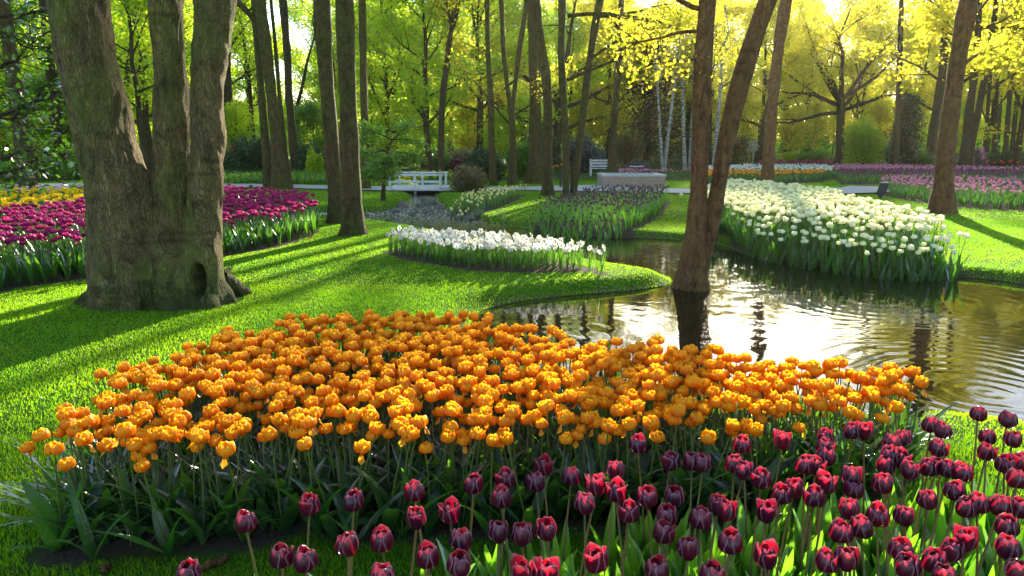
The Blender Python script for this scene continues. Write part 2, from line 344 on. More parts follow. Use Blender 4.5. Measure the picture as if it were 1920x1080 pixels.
# ground: one sheet to the horizon
def axis(lo,hi,step,end,sgn):
    a=[hi]; s=step
    while a[-1]<end: s*=1.16; a.append(a[-1]+s)
    return a[1:]
xs=np.arange(-13,15,.085); ys=np.arange(.2,27,.085)
xs=np.concatenate([-np.array(axis(0,13,.085,900,1))[::-1],xs,np.array(axis(0,15,.085,900,1))])
ys=np.concatenate([-np.array(axis(0,-.2,.085,60,1))[::-1],ys,np.array(axis(0,27,.085,1500,1))])
X,Yg=np.meshgrid(xs,ys,indexing='xy'); Zg=height(X.ravel(),Yg.ravel())
soil=np.zeros(X.size)
xf,yf=X.ravel(),Yg.ravel()
edge=vnoise(xf,yf,.16,9)*.05+vnoise(xf,yf,.5,11)*.05
for b in beds:
    d=pdist(xf,yf,b); i=inpoly(xf,yf,b); soil=np.maximum(soil,np.clip(((np.where(i,d,-d)+.10+edge)/.08),0,1))
d=pdist(xf,yf,or_poly); i=inpoly(xf,yf,or_poly); soil=np.maximum(soil,np.clip(((np.where(i,d,-d)+.09+edge)/.06),0,1))
soil_at_grid=soil
dw=pdist(xf,yf,water_poly); soil=np.maximum(soil,np.clip((.10+edge-dw)/.05,0,1)*~inpoly(xf,yf,water_poly)*.9)
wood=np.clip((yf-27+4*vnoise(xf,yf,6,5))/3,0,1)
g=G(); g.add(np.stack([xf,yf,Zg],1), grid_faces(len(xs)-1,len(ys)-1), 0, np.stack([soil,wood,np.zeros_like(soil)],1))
def ground_col(t):
    a=attr(t); v=coords(t,(1,1,1),'World')
    n1=noise(t,v,2.2,5); n2=noise(t,v,38,3)
    gr=ramp(t,math_(t,'ADD',math_(t,'MULTIPLY',n1,.5),math_(t,'MULTIPLY',n2,.5)),[(.3,(.03,.085,.003)),(.55,(.06,.15,.004)),(.75,(.11,.19,.008))])
    so_=ramp(t,noise(t,v,60,5,.7),[(.3,(.03,.02,.014)),(.7,(.14,.10,.07))])
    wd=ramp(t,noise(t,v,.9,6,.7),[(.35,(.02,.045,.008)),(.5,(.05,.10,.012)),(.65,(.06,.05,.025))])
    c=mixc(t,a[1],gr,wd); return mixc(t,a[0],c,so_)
def ground_bump(t):
    v=coords(t,(1,1,1),'World'); return noise(t,v,70,5,.75),.9,.03
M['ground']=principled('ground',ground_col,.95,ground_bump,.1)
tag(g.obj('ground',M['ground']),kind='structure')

# water
def make_water():
    m,t=newmat('water'); b=N(t,'BsdfPrincipled'); o=N(t,'OutputMaterial'); t.links.new(b.outputs[0],o.inputs[0])
    v=coords(t,(1,1,1),'World')
    c0=P(1850,735,WL)
    def rings(cx,cy,wl,amp,r0,r1):
        vm=N(t,'VectorMath'); vm.operation='SUBTRACT'; t.links.new(v,vm.inputs[0]); vm.inputs[1].default_value=(cx,cy,WL)
        nz=N(t,'TexNoise'); nz.inputs['Scale'].default_value=1.3; t.links.new(v,nz.inputs['Vector'])
        ln=N(t,'VectorMath'); ln.operation='LENGTH'; t.links.new(vm.outputs[0],ln.inputs[0])
        r=math_(t,'ADD',ln.outputs['Value'],math_(t,'MULTIPLY',nz.outputs[0],.34))
        s=math_(t,'SINE',math_(t,'MULTIPLY',r,2*pi/wl))
        mr=N(t,'MapRange'); mr.inputs[1].default_value=r0; mr.inputs[2].default_value=r1; mr.inputs[3].default_value=1; mr.inputs[4].default_value=0; t.links.new(ln.outputs['Value'],mr.inputs[0])
        return math_(t,'MULTIPLY',math_(t,'MULTIPLY',s,mr.outputs[0]),amp)
    h=rings(c0[0],c0[1],.140,.0006,.4,2.4)
    c1=P(1640,560,WL); h=math_(t,'ADD',h,rings(c1[0],c1[1],.19,.0005,.3,2.2))
    c2=P(1010,650,WL); h=math_(t,'ADD',h,rings(c2[0],c2[1],.20,.0004,.2,1.8))
    cx=P(800,395,WL); h=math_(t,'ADD',h,rings(cx[0],cx[1],.22,.0012,2.0,9.0))
    h=math_(t,'ADD',h,math_(t,'MULTIPLY',noise(t,v,2.2,3,.45,.8),.0028))
    h=math_(t,'ADD',h,math_(t,'MULTIPLY',noise(t,v,55,2,.5),.00010))
    vm=N(t,'VectorMath'); vm.operation='DISTANCE'; t.links.new(v,vm.inputs[0]); vm.inputs[1].default_value=tuple(P(800,388,WL))
    def fall(r0,r1):
        mr=N(t,'MapRange'); mr.inputs[1].default_value=r0; mr.inputs[2].default_value=r1; mr.inputs[3].default_value=1; mr.inputs[4].default_value=0; t.links.new(vm.outputs['Value'],mr.inputs[0]); return mr.outputs[0]
    h=math_(t,'ADD',h,math_(t,'MULTIPLY',math_(t,'MULTIPLY',noise(t,v,13,3,.6),fall(1.5,9.0)),.016))
    bn=N(t,'Bump'); bn.inputs['Strength'].default_value=1.0; bn.inputs['Distance'].default_value=1.0; t.links.new(h,bn.inputs['Height']); t.links.new(bn.outputs[0],b.inputs['Normal'])
    # pollen and dust floating in drifts
    sp=ramp(t,voro(t,v,95,'F1'),[(.10,(1,1,1)),(.17,(0,0,0))]); dr=ramp(t,noise(t,coords(t,(1,1.6,1),'World'),1.4,5,.6,2.2),[(.47,(0,0,0)),(.62,(1,1,1))])
    fo=math_(t,'MULTIPLY',ramp(t,noise(t,coords(t,(1,.5,1),'World'),19,5,.7),[(.52,(0,0,0)),(.62,(1,1,1))]),fall(1.6,4.8))  # cascade foam, whitened and spread in the colour to stand in for silvery sparkle
    sp2=math_(t,'MAXIMUM',math_(t,'MULTIPLY',sp,dr),fo)
    t.links.new(mixc(t,fo,mixc(t,sp2,(.014,.011,.004),(.45,.43,.36)),(.75,.78,.80)),b.inputs['Base Color'])
    t.links.new(math_(t,'MULTIPLY_ADD',sp2,.5,.015),b.inputs['Roughness'])
    b.inputs['IOR'].default_value=1.36; b.inputs['Specular IOR Level'].default_value=.5
    return m
M['water']=make_water()
wx=np.linspace(-9,17,120); wy=np.linspace(1.5,30,120); WX,WY=np.meshgrid(wx,wy)
g=G(); g.add(np.stack([WX.ravel(),WY.ravel(),np.full(WX.size,WL)],1),grid_faces(119,119),0)
tag(g.obj('water',M['water']),kind='structure')

# path
M['path']=principled('path',lambda t: ramp(t,noise(t,coords(t,(1,1,1),'World'),25,6,.7),[(.3,(.26,.25,.25)),(.7,(.42,.41,.40))]),.9)
for k,pl in enumerate(paths):
    p=np.array(pl); tt=np.linspace(0,len(p)-1,90); c=np.stack([np.interp(tt,np.arange(len(p)),p[:,0]),np.interp(tt,np.arange(len(p)),p[:,1])],1)
    ker=np.ones(9)/9; c2=c.copy(); 
    for q in (0,1): c2[4:-4,q]=np.convolve(c[:,q],ker,'valid')
    c=c2; d=np.gradient(c,axis=0); d/=np.linalg.norm(d,axis=1)[:,None]; n=np.stack([-d[:,1],d[:,0]],1); hw=.85 if k==0 else 1.0
    V=[]
    for s_ in (-hw,-hw*.4,hw*.4,hw):
        q=c+n*s_; V.append(np.column_stack([q,np.maximum(height(q[:,0],q[:,1]),-.0)+.03+k*.006]))
    V=np.stack(V,1).reshape(-1,3); g=G(); g.add(V,grid_faces(3,89),0); tag(g.obj('path',M['path']),kind='structure')

# ------------------------------------------------------------------ flowers
def petal(r, Rm, H, ang, W, close=.35, flare=0.0, tip=.09, nu=4, nv=6, z0=0.0, wav=0.0, lean=0.0):
    """one cup petal: rises from the receptacle, bulges, closes or opens to a rounded tip"""
    u=np.linspace(-1,1,nu+1); v=np.linspace(0,1,nv+1); U,Vv=np.meshgrid(u,v)
    rr=np.where(Vv<.42, np.sqrt(np.clip(1-(1-Vv/.42)**2,0,1))*.97+.03, 1-close*((Vv-.42)/.58)**1.7)*Rm
    rr=rr+flare*Rm*np.clip((Vv-.6)/.4,0,1)**2
    wid=W*np.clip((Vv+.03),0,1)**.40*np.sqrt(np.clip(1-np.clip((Vv-.50)/.505,0,1)**4.2,0,1))
    ph=U*wid
    zz=z0+H*Vv*(1+.05*np.sin(ang*5.3)) - H*tip*(U*U)*np.clip((Vv-.5)*2,0,1)*.5
    k=1-.10*U*U*(Vv>.1)+wav*np.sin(U*5+ang*3+Vv*6)*Vv
    rr=rr*k+lean*Vv*Rm
    x=rr*np.cos(ang+ph); y=rr*np.sin(ang+ph)
    Vt=np.stack([x,y,zz],2).reshape(-1,3); A=np.stack([U,Vv,np.full_like(U,r.rand())],2).reshape(-1,3)
    return Vt, grid_faces(nu,nv), A
def bloom_tulip(seed, Rm=.030, H=.062, nu=4, nv=6, open_=0.0, m=0):
    r=np.random.RandomState(seed); g=G()
    for k in range(3):
        V,F,A=petal(r,Rm*.84,H*r.uniform(.94,1.02),k*2*pi/3+pi/3+r.uniform(-.1,.1),1.0,close=.50-open_*.4+r.uniform(-.08,.08),nu=nu,nv=nv); g.add(V,F,m,A)
    for k in range(3):
        o=open_+r.choice([0,0,.0,.2,.35])*r.rand()
        V,F,A=petal(r,Rm*r.uniform(.97,1.06),H*r.uniform(.9,1.02),k*2*pi/3+r.uniform(-.12,.12),1.02,close=.42+r.uniform(-.1,.10)-o,flare=max(0,o*.3),nu=nu,nv=nv,wav=.02); g.add(V,F,m,A)
    if nv>=6:
        V,F,A=petal(r,Rm*.5,H*.86,r.rand()*6,1.5,close=.5,nu=nu,nv=nv); g.add(V,F,m,A)
        V,F,A=petal(r,Rm*.55,H*.9,r.rand()*6,1.5,close=.5,nu=nu,nv=nv); g.add(V,F,m,A)
    return g
def bloom_double(seed, Rm=.036, H=.050, nu=4, nv=5, m=0):
    r=np.random.RandomState(seed); g=G()
    for lay,(n,rs_,hs,cl) in enumerate(((5,1.0,.84,.34),(5,.88,.96,.48),(5,.64,1.0,.55),(3,.36,.96,.4))):
        for k in range(n):
            o=r.rand()*.35 if lay<2 else r.rand()*.2
            V,F,A=petal(r,Rm*rs_*r.uniform(.92,1.1),H*hs*r.uniform(.85,1.08),k*2*pi/n+lay*.5+r.uniform(-.2,.2),.82+.15*lay,close=cl-o,flare=o*.2,nu=nu,nv=nv,wav=.035)
            g.add(V,F,m,A)
    if r.rand()<.3:
        V,F,A=petal(r,Rm*.9,-H*.7,r.rand()*6,.5,close=-.5,nu=nu,nv=nv,z0=.006); g.add(V,F,m,A)
    return g
def bloom_daffodil(seed, s=.036, m=0, mc=1):
    """six flat petals and a short cup, facing sideways-up"""
    r=np.random.RandomState(seed); g=G(); az=r.rand()*2*pi; el=r.uniform(-.1,.7)
    gg=G()
    for k in range(6):
        a=k*pi/3+r.uniform(-.1,.1); v=np.array([.1,.45,.8,1.0]); wd=np.array([.12,.34,.27,.03])*s*1.1
        P0=[]; 
        for vi,wi in zip(v,wd):
            for sgn in (-1,0,1):
                P0.append((vi*s*cos(a)-sgn*wi*sin(a), vi*s*sin(a)+sgn*wi*cos(a), .15*s*(1 if sgn==0 else .2)*vi+ (k%2)*.03*s+r.uniform(-.04,.04)*s))
        gg.add(P0,grid_faces(2,3),m,np.full((12,3),.5))
    th=np.arange(7)/7*2*pi; c=[]
    for rr,z in ((.12,.05),(.24,.3),(.34,.42)):
        c+= [(rr*s*cos(t),rr*s*sin(t),z*s) for t in th]
    gg.add(c,grid_faces(7,2,True),mc,np.full((21,3),.5))
    V,F,M_,A=gg.cat(); e=pi/2-el
    # tilt about X then turn
    y=V[:,1]*cos(e)-V[:,2]*sin(e); z=V[:,1]*sin(e)+V[:,2]*cos(e); x=V[:,0]
    x,y=x*cos(az)-y*sin(az),x*sin(az)+y*cos(az)
    g.add(np.stack([x,y,z],1),F,M_,A); return g
def leaf(r, ang, L, W, lean, curl, nv=7, fold=.25, m=0, r0=.004, z0=0.0, twist=0.0, wave=.0, pw=.75):
    v=np.linspace(0,1,nv+1); th=lean+curl*v**1.4; ds=L/nv
    rr=r0+np.concatenate([[0],np.cumsum(np.sin(th[:-1])*ds)]); zz=z0+np.concatenate([[0],np.cumsum(np.cos(th[:-1])*ds)])
    wd=W*.5*np.sin(pi*np.clip(v,0,1)**pw)**.8; wd[0]=W*.22; wd[-1]=W*.02
    V=[];A=[]
    for i in range(nv+1):
        for u in (-1,0,1):
            off=wd[i]*u; up=abs(u)*wd[i]*fold; tw=twist*v[i]
            nx,nz=-cos(th[i]),sin(th[i])     # inner side of the blade
            x=rr[i]+nx*up+ (wave*W*sin(v[i]*9+u*2+ang) if u else 0); z=zz[i]+nz*up+off*sin(tw)
            y=off*cos(tw)
            V.append((x*cos(ang)-y*sin(ang),x*sin(ang)+y*cos(ang),z)); A.append((u,v[i],.0))
    A=np.array(A,float); A[:,2]=r.rand()
    g=G(); g.add(V,grid_faces(2,nv),m,A); return g
def stem(r, h, rad=.0032, bend=.03, sides=5, m=0, n=5):
    t=np.linspace(0,1,n); a=r.rand()*6.28
    p=np.stack([bend*np.cos(a)*t*t*h*2, bend*np.sin(a)*t*t*h*2, h*t],1)
    g=tube(p,np.full(n,rad)*np.linspace(1.15,.9,n),sides); V,F,M_,A=g.cat(); A=A.copy(); A[:,2]=r.rand()
    o=G(); o.add(V,F,m,A); return o, p[-1]
def foliage_clump(seed, n, Lr, Wr, lean=(.05,.35), curl=(.1,.9), m=0, nv=5, fold=.3, z0=0.0, wave=.0, pw=.75):
    r=np.random.RandomState(seed); g=G(); a0=r.rand()*6.28
    for k in range(n):
        g.join(leaf(r,a0+k*2*pi/n+r.uniform(-.5,.5),r.uniform(*Lr),r.uniform(*Wr),r.uniform(*lean),r.uniform(*curl),nv,fold,m,z0=z0,wave=wave,pw=pw))
    return g
def shift(g,v):
    V,F,M_,A=g.cat(); o=G(); o.add(V+np.asarray(v),F,M_,A); return o

def make_kinds():
    K={}
    return K
def copies(proto_parts, n_variants): pass

class Kind:
    """a few variants of one flowering plant; each variant = list of (part name, mesh) plus one joined bag for the masses"""
    def __init__(s, name, cat, variants, mats):
        s.name=name; s.cat=cat; s.mats=mats; s.vars=[]; s.bags=[]
        for parts in variants:
            ms=[]; bag=G()
            for pn,g,mi in parts:
                ms.append((pn,g.mesh(pn,[mats[i] for i in mi]))); 
                V,F,M_,A=g.cat(); bag.add(V,F,np.array([mi[int(q)] for q in M_]) ,A)
            s.vars.append(ms); s.bags.append(bag)
        s.first=True
    def place(s, x,y,z,rz,sc,label,group,tilt=(0,0),var=None):
        k=rs.randint(len(s.vars)) if var is None else var
        if len(s.vars[k])==1:
            o=bpy.data.objects.new(s.name,s.vars[k][0][1]); COL.objects.link(o)
        else:
            o=bpy.data.objects.new(s.name,None); COL.objects.link(o); o.empty_display_size=.05
            for pn,me in s.vars[k]:
                c=bpy.data.objects.new(pn,me); COL.objects.link(c); c.parent=o
        o.location=(x,y,z); o.rotation_euler=(tilt[0],tilt[1],rz); o.scale=(sc,sc,sc)
        return tag(o,label,s.cat,group)
    def mass(s, name, pts, sc, label, cat, z=None, tilt=.08):
        if not len(pts): return
        n=len(pts); zz=height(pts[:,0],pts[:,1]); k=rs.randint(len(s.bags),size=n); out=G()
        for i,b in enumerate(s.bags):
            q=k==i
            if q.any(): out.join(spread(b,np.column_stack([pts[q],zz[q]]),rs.rand(q.sum())*6.28,sc*(.88+.24*rs.rand(q.sum())),rs.uniform(-tilt,tilt,q.sum())))
        return tag(out.obj(name,s.mats),label,cat,kind='stuff')

from mathutils import Euler, Vector
PTIP=[]
def dark_red(seed):
    r=np.random.RandomState(seed); op=[0,.0,.1,.16,.0,.22,.1,.05][seed%8]
    H=.50; st,tip=stem(r,H,.0034,.04,6); PTIP.append(tip+np.array((0,0,.028)))
    bl=shift(bloom_tulip(seed+50,.0275+.003*r.rand(),.055+.008*r.rand(),6,10,op),tip-np.array((0,0,.002)))
    parts=[('bloom',bl,[0]),('stem',st,[1])]
    a0=r.rand()*6
    for k in range(3):
        parts.append(('leaf',leaf(r,a0+k*2.1+r.uniform(-.4,.4),r.uniform(.20,.32),r.uniform(.045,.07),r.uniform(.05,.25),r.uniform(.1,.7),9,.3,0,z0=.01*k,wave=.05,pw=.62),[2]))
    return parts
PUR=Kind('dark_red_tulip','tulip',[dark_red(i) for i in range(8)],[PURPLE,STEMP,TLEAF])
def orange(seed):
    r=np.random.RandomState(seed+200); st,tip=stem(r,.385,.003,.05,5)
    bl=shift(bloom_double(seed+90,.0250+.006*r.rand(),.039+.009*r.rand(),4,5),tip-np.array((0,0,.004)))
    fo=foliage_clump(seed+77,3,(.22,.34),(.035,.06),(.15,.6),(.2,1.1),0,6,.3,wave=.06,pw=.65)
    return [('bloom',bl,[0]),('stem',st,[1]),('foliage',fo,[2])]
ORA=Kind('orange_tulip','tulip',[orange(i) for i in range(12)],[ORANGE,STEM,TLEAF2])
def simple(seed, bl, H, foliage, leaf_mat=2):
    r=np.random.RandomState(seed+300); st,tip=stem(r,H,.003,.05,4,1,4)
    fo=G(); fo.join(st); fo.join(foliage)
    return shift(bl,tip-np.array((0,0,.003))), fo
def two(seed,bl,H,fol):
    b,f=simple(seed,bl,H,fol); return [('bloom',b,[0]),('foliage',f,[0,1,2])]
def one(seed,bl,H,fol):
    b,f=simple(seed,bl,H,fol); g=G(); g.join(b); g.join(f); return [('plant',g,[0,1,2])]
fl=lambda s,n=3,L=(.25,.38),W=(.03,.05): foliage_clump(s,n,L,W,(.05,.35),(.1,.8),2,4,.3)
CRE=Kind('cream_tulip','tulip',[two(i,bloom_tulip(i+20,.032,.052,3,5,[0,.1,.2,.3][i%4]),.42,fl(i)) for i in range(5)],[CREAM,STEM,TLEAF2])
MAG=Kind('magenta_tulip','tulip',[two(i,bloom_double(i+30,.040,.052,3,4),.44,fl(i+9,4)) for i in range(5)],[MAGENTA,STEM,TLEAF2])
BLK=Kind('blackish_tulip','tulip',[one(i,bloom_tulip(i+40,.026,.048,2,4,.05),.42,fl(i+19,3,(.25,.38),(.025,.04))) for i in range(4)],[BLACKT,STEM,TLEAF])
WDA=Kind('white_daffodil','daffodil',[(lambda b,f:[('bloom',b,[0,1]),('foliage',f,[0,2,3])])(*simple(i,bloom_daffodil(i,.050),.33,foliage_clump(i+29,6,(.24,.36),(.010,.016),(.03,.25),(.05,.5),2,4,.1,pw=.5))) for i in range(6)],[WHITEP,PEACH,STEM,DLEAF])
def lem(i):
    b,f=simple(i,bloom_daffodil(i+9,.030),.27,foliage_clump(i+39,5,(.20,.30),(.010,.016),(.03,.25),(.05,.5),2,3,.1,pw=.5))
    g=G(); V,F,M_,A=f.cat(); g.join(b); g.add(V,F,np.where(M_==0,0,M_+1),A); return [('plant',g,[0,1,2,3])]
LEM=Kind('lemon_daffodil','daffodil',[lem(i) for i in range(4)],[LEMON,YELLOWP,STEM,DLEAF])
YEL=Kind('yellow_tulip','tulip',[one(i,bloom_tulip(i+60,.032,.070,2,4,.35),.42,fl(i+49,3)) for i in range(4)],[YELLOWP,STEM,TLEAF2])
PIN=Kind('pink_tulip','tulip',[one(i,bloom_tulip(i+70,.032,.058,2,4,.15),.44,fl(i+59,3,(.25,.36),(.04,.06))) for i in range(4)],[PINKP,STEM,TLEAF2])
def farkind(nm,mat,H=.42,bs=1.35): return Kind(nm,'tulip',[one(i,bloom_tulip(i+80,.036*bs,.06*bs,1,2,.1),H,foliage_clump(i+69,3,(.25,.38),(.05,.07),(.05,.35),(.1,.6),2,2,.2)) for i in range(2)],[mat,STEM,TLEAF2])

# --- the near bed of dark red tulips: flower heads where the photograph has them
heads="""460 977|352 1074|579 946|662 938|777 920|780 971|844 961|888 906|947 897|940 932|652 1019|528 1042|572 1048|716 1012|802 1042|864 1011|862 1057|935 995|716 1078|1020 875|1005 902|1071 892|1117 910|1096 942|1154 880|1156 922|1179 959|1196 832|1257 865|1297 865|1317 867|1214 930|1264 931|1250 966|1245 997|1291 1027|1314 970|1345 945|1362 956|1392 832|1377 868|1395 880|1427 897|1437 960|979 1000|1024 991|1117 1050|1232 1065|1370 1015|1437 1043|980 1074|1026 1074|1337 1077|1467 826|1547 818|1548 838|1550 855|1597 807|1620 809|1672 830|1692 820|1510 870|1530 873|1667 852|1690 862|1706 880|1660 872|1655 905|1550 907|1597 892|1601 915|1488 913|1465 925|1526 930|1592 952|1577 995|1615 987|1645 966|1696 966|1550 1050|1587 1047|1690 1030|1700 1060|1739 935|1740 875|1757 872|1778 878|1760 840|1805 885|1792 920|1812 950|1835 942|1850 847|1852 818|1900 822|1885 870|1907 897|1915 867|1875 947|1912 952|1887 985|1890 1025|1810 1012|1785 1030|1750 1050|1910 1072|1772 1080|1746 796|1767 806|1835 775|1890 786"""
heads=[tuple(map(float,q.split())) for q in heads.split('|')]
HP=.52; n=len(heads)
special={0:'dark red tulip standing alone at the left end, lit from behind, over the grass',1:'dark red tulip cut by the lower frame edge near a dry twig',
 2:'shaded dark red tulip, left of the pair in front of the soil strip',3:'shaded dark red tulip, right of the pair in front of the soil strip',27:'bright red tulip standing tallest in front of the orange bed leaves',
 109:'dark tulip on the tallest stem against the pond at the right',110:'dark tulip beside the pond, right of the tallest stem',12:'large shaded dark tulip with rounded petals over the near grass'}
purple_xy=[]
for i,(px,py) in enumerate(heads):
    hz=HP+rs.uniform(-.012,.012); q=P(px,py,hz); gz=0.0; sc=hz/HP
    # head width follows from the distance; keep plants upright with a small lean
    tx,ty=rs.uniform(-.05,.05,2); rz=rs.rand()*6.28
    lab=special.get(i)
    if not lab:
        side='right' if px>1640 else 'middle' if px>1180 else 'left'
        row='back row' if py<905 else 'middle rows' if py<985 else 'lower rows'
        lab={'left':'red edged dark tulip over near grass, %s, left half of near bed','middle':'backlit crimson tulip with glowing leaves, %s, middle of near bed','right':'dark plum tulip, %s, shaded right end of near bed'}[side]%row
    k=rs.randint(8)
    if i in (28,34,35,88,95): k=[0,3,7][i%3]
    if px<1000: tx,ty=tx*.4,ty*.4
    v=Euler((tx,ty,rz)).to_matrix()@Vector(PTIP[k]); sc=hz/v.z; bx,by=q[0]-v.x*sc,q[1]-v.y*sc
    PUR.place(bx,by,gz,rz,sc,lab,'dark red tulips of the near bed' if i not in special else 'dark red tulips of the near bed',(tx,ty),k); purple_xy.append((bx,by))
purple_xy=np.array(purple_xy)
# --- orange double tulips
po=poisson(or_poly,.0465,5,30); print('orange',len(po))
lone=[P(403,637,HO),P(92,842,HO),P(918,826,HO),P(303,674,HO),P(198,745,HO),P(684,832,HO-.07),P(724,830,HO-.07),P(1358,798,HO)]
po=np.array([q for q in po if min(np.hypot(q[0]-l[0],q[1]-l[1]) for l in lone)>.07]+[l[:2] for l in lone])
vis=po[:,1]+0.25*np.abs(po[:,0])*0
isl=np.arange(len(po))>=len(po)-len(lone)
order=np.argsort(po[:,1]-5*isl); near_=order[:300]; rest=order[300:]
ol=['orange double tulip alone on a tall stem above the lawn at the far edge','orange double tulip at the far left end of its bed over the grass','open orange double tulip hanging low at the front edge of its bed','small orange tulip beside the lawn, left edge of its bed',
 'large orange double tulip leaning over the lawn at the left edge','nodding orange tulip, left of the pair facing down at the front','nodding orange tulip, right of the pair facing down at the front','orange double tulip lowest at the shaded front of the bed']
for j in near_:
    x,y=po[j]; px=960+x/(y+.2)*FPX
    k=int(j)-(len(po)-len(lone)); tilt=(rs.uniform(-.19,.19),rs.uniform(-.19,.19)); sc=rs.uniform(.88,1.10)
    if k>=0:
        lab=ol[k]; tilt=(0,0); sc=1.0 if k not in(5,6) else .85
    else:
        part_='left third' if px<640 else 'middle' if px<1150 else 'right third'
        row='front rows' if y<2.75 else 'inner rows'
        lab='orange double tulip with yellow edged petals, %s, %s of bed'%(row,part_)
    ORA.place(x-tilt[1]*.38,y+tilt[0]*.38,H1(x,y),rs.rand()*6.28,sc,lab,'orange double tulips of the middle bed',tilt)
ORA.mass('orange_tulips_far_rows',po[rest],1.0,'dense far rows of orange double tulips towards the pond','tulips',tilt=.13)
def fill(kind,bed,dmin,seed,nthings,labs,group,massname,masslabel,sc=1.0,key=None,tilt=.08,extra=()):
    p=poisson(bed,dmin,seed,12)
    if len(extra): p=np.vstack([np.array([e[:2] for e in extra]),p])
    k=p[:,1] if key is None else key(p)
    vis=np.abs(p[:,0]/p[:,1])<.80
    o=np.argsort(k+100*(~vis)); nn=o[:nthings]; rr=o[nthings:]; hh=height(p[:,0],p[:,1])
    for j in nn:
        x,y=p[j]; s_=sc*rs.uniform(.88,1.12)
        kind.place(x,y,hh[j],rs.rand()*6.28,s_,labs(x,y),group,(rs.uniform(-tilt,tilt),rs.uniform(-tilt,tilt)))
    if len(rr): kind.mass(massname,p[rr],sc,masslabel,kind.cat+'s',tilt=tilt)
    print(massname,len(p),'things',len(nn))
def lr(txt,x0,a='left end',b='right end'): return lambda x,y: txt%(a if x<x0 else b)
fill(MAG,MG,.115,11,300,lr('magenta double tulip in the bed %s',-3.6,'left of the big triple trunk','right of the big triple trunk'),'magenta tulips behind the big trunk','magenta_tulips_inner_rows','dense magenta double tulips filling the bed behind the big trunk')
fill(YEL,YL,.15,12,160,lambda x,y:'yellow tulip behind the magenta tulips at the left edge','yellow tulips','yellow_tulips_inner_rows','yellow tulips farther back at the left')
fill(PIN,PK,.17,13,300,lr('pink tulip %s in front of the far striped beds',8.6,'left of the leaning lawn tree','right of the leaning lawn tree'),'pink tulips by the lawn tree','pink_tulips_inner_rows','pink tulips farther back in the bed by the lawn tree',.82)
fill(CRE,CW,.085,14,300,lambda x,y:'cream tulip in the %s of the sloping bed above the pond'%('front rows, left part' if x<4.2 else 'front rows, right part'),'cream tulips above the pond','cream_tulips_inner_rows','dense cream tulips up the slope above the pond',1.12)
fill(BLK,BT,.115,15,300,lr('blackish tulip in the pondside bed, %s',2.2,'left half near three slim trunks','right half near the brick basin'),'blackish tulips on the far bank','blackish_tulips_inner_rows','blackish tulips in the inner rows of the far bank bed',.88)
fill(WDA,DF,.066,16,295,lr('white daffodil with peach cup, %s of the lawn clump',-.6,'left half','right half'),'white daffodils on the lawn','white_daffodils_inner_rows','white daffodils deeper in the lawn clump',.80,tilt=.12)
fill(LEM,LD,.14,17,220,lambda x,y:'small lemon daffodil beside the grey boulder and the bridge','lemon daffodils by the bridge','lemon_daffodils_inner_rows','lemon daffodils farther back towards the bridge')
# stray blooms
for px,py in ((240,550),(545,555)): pass
def mixmass(kinds, bed, dmin, seed, name, label):
    p=poisson(bed,dmin,seed,8); print(name,len(p))
    for nm,kd,lo,hi in kinds:
        sel=[q for q in p if lo(q)<=1]
        q=np.array([q for q in p if hi(q)]) if len(p) else p
        if len(q): kd.mass(nm,q,1.05,label%nm.replace('_',' '),'tulips')
FW=farkind('white',WHITEP); FO=farkind('amber',ORANGE); FP=farkind('pink',PINKP,.42); FPL=farkind('plum',PLUM); FM=farkind('magenta',MAGENTA); FR=farkind('red',REDP); FPP=farkind('pale',PALEP); FB=farkind('green',TLEAF2,.36,.3)
ppx=lambda q: (960+q[0]/ (q[1]*CS+ (CAMZ-.45)*SN)*FPX)
def ppy(q,z=.32):
    Y=q[1]; d=z-CAMZ; f=Y*CS-d*SN; u=Y*SN+d*CS; return 540-u/f*FPX
def stripes(bed,dmin,seed,rules,label):
    p=poisson(bed,dmin,seed,8); y=np.array([ppy(q) for q in p]); used=np.zeros(len(p),bool); print(label,len(p))
    for nm,kd,lim in rules:
        s=(~used)&(y>lim); used|=s; kd.mass(nm,p[s],.80,label%nm.replace('_',' '),'tulips')
stripes(WB,.20,21,[('green_tulip_edge',FB,334),('orange_tulip_row',FO,321),('white_tulip_row',FW,0)],'%s of the far striped bed')
stripes(PS,.22,22,[('dark_green_tulip_edge',FB,331),('plum_tulip_row',FPL,319),('pink_tulip_row',FP,0)],'%s of the far curving bed')
stripes(PW,.18,23,[('low_green_edge',FB,330),('rose_tulip_row',FP,0)],'%s beyond the brick basin')
stripes(PP,.16,24,[('pale_pink_tulip_row',FPP,0)],'%s at the far left beyond the yellow ones')
FR.mass('red_tulip_row',poisson(Z([(1845,322),(2000,326)],.1)+Z([(2000,313),(1850,311)],.4),.3,31),1.3,'red tulips far off under the dark hedge','tulips')
FM.mass('far_magenta_tulip_row',poisson(Z([(1420,318),(1560,318)],.2)+Z([(1560,307),(1420,307)],.4),.35,32),1.2,'magenta tulips behind the white far row','tulips')
FO.mass('salmon_tulip_row',poisson(Z([(1036,326),(1068,326)],.1)+Z([(1068,314),(1036,314)],.4),.25,33),1.0,'salmon tulips seen between the slim trunks','tulips')
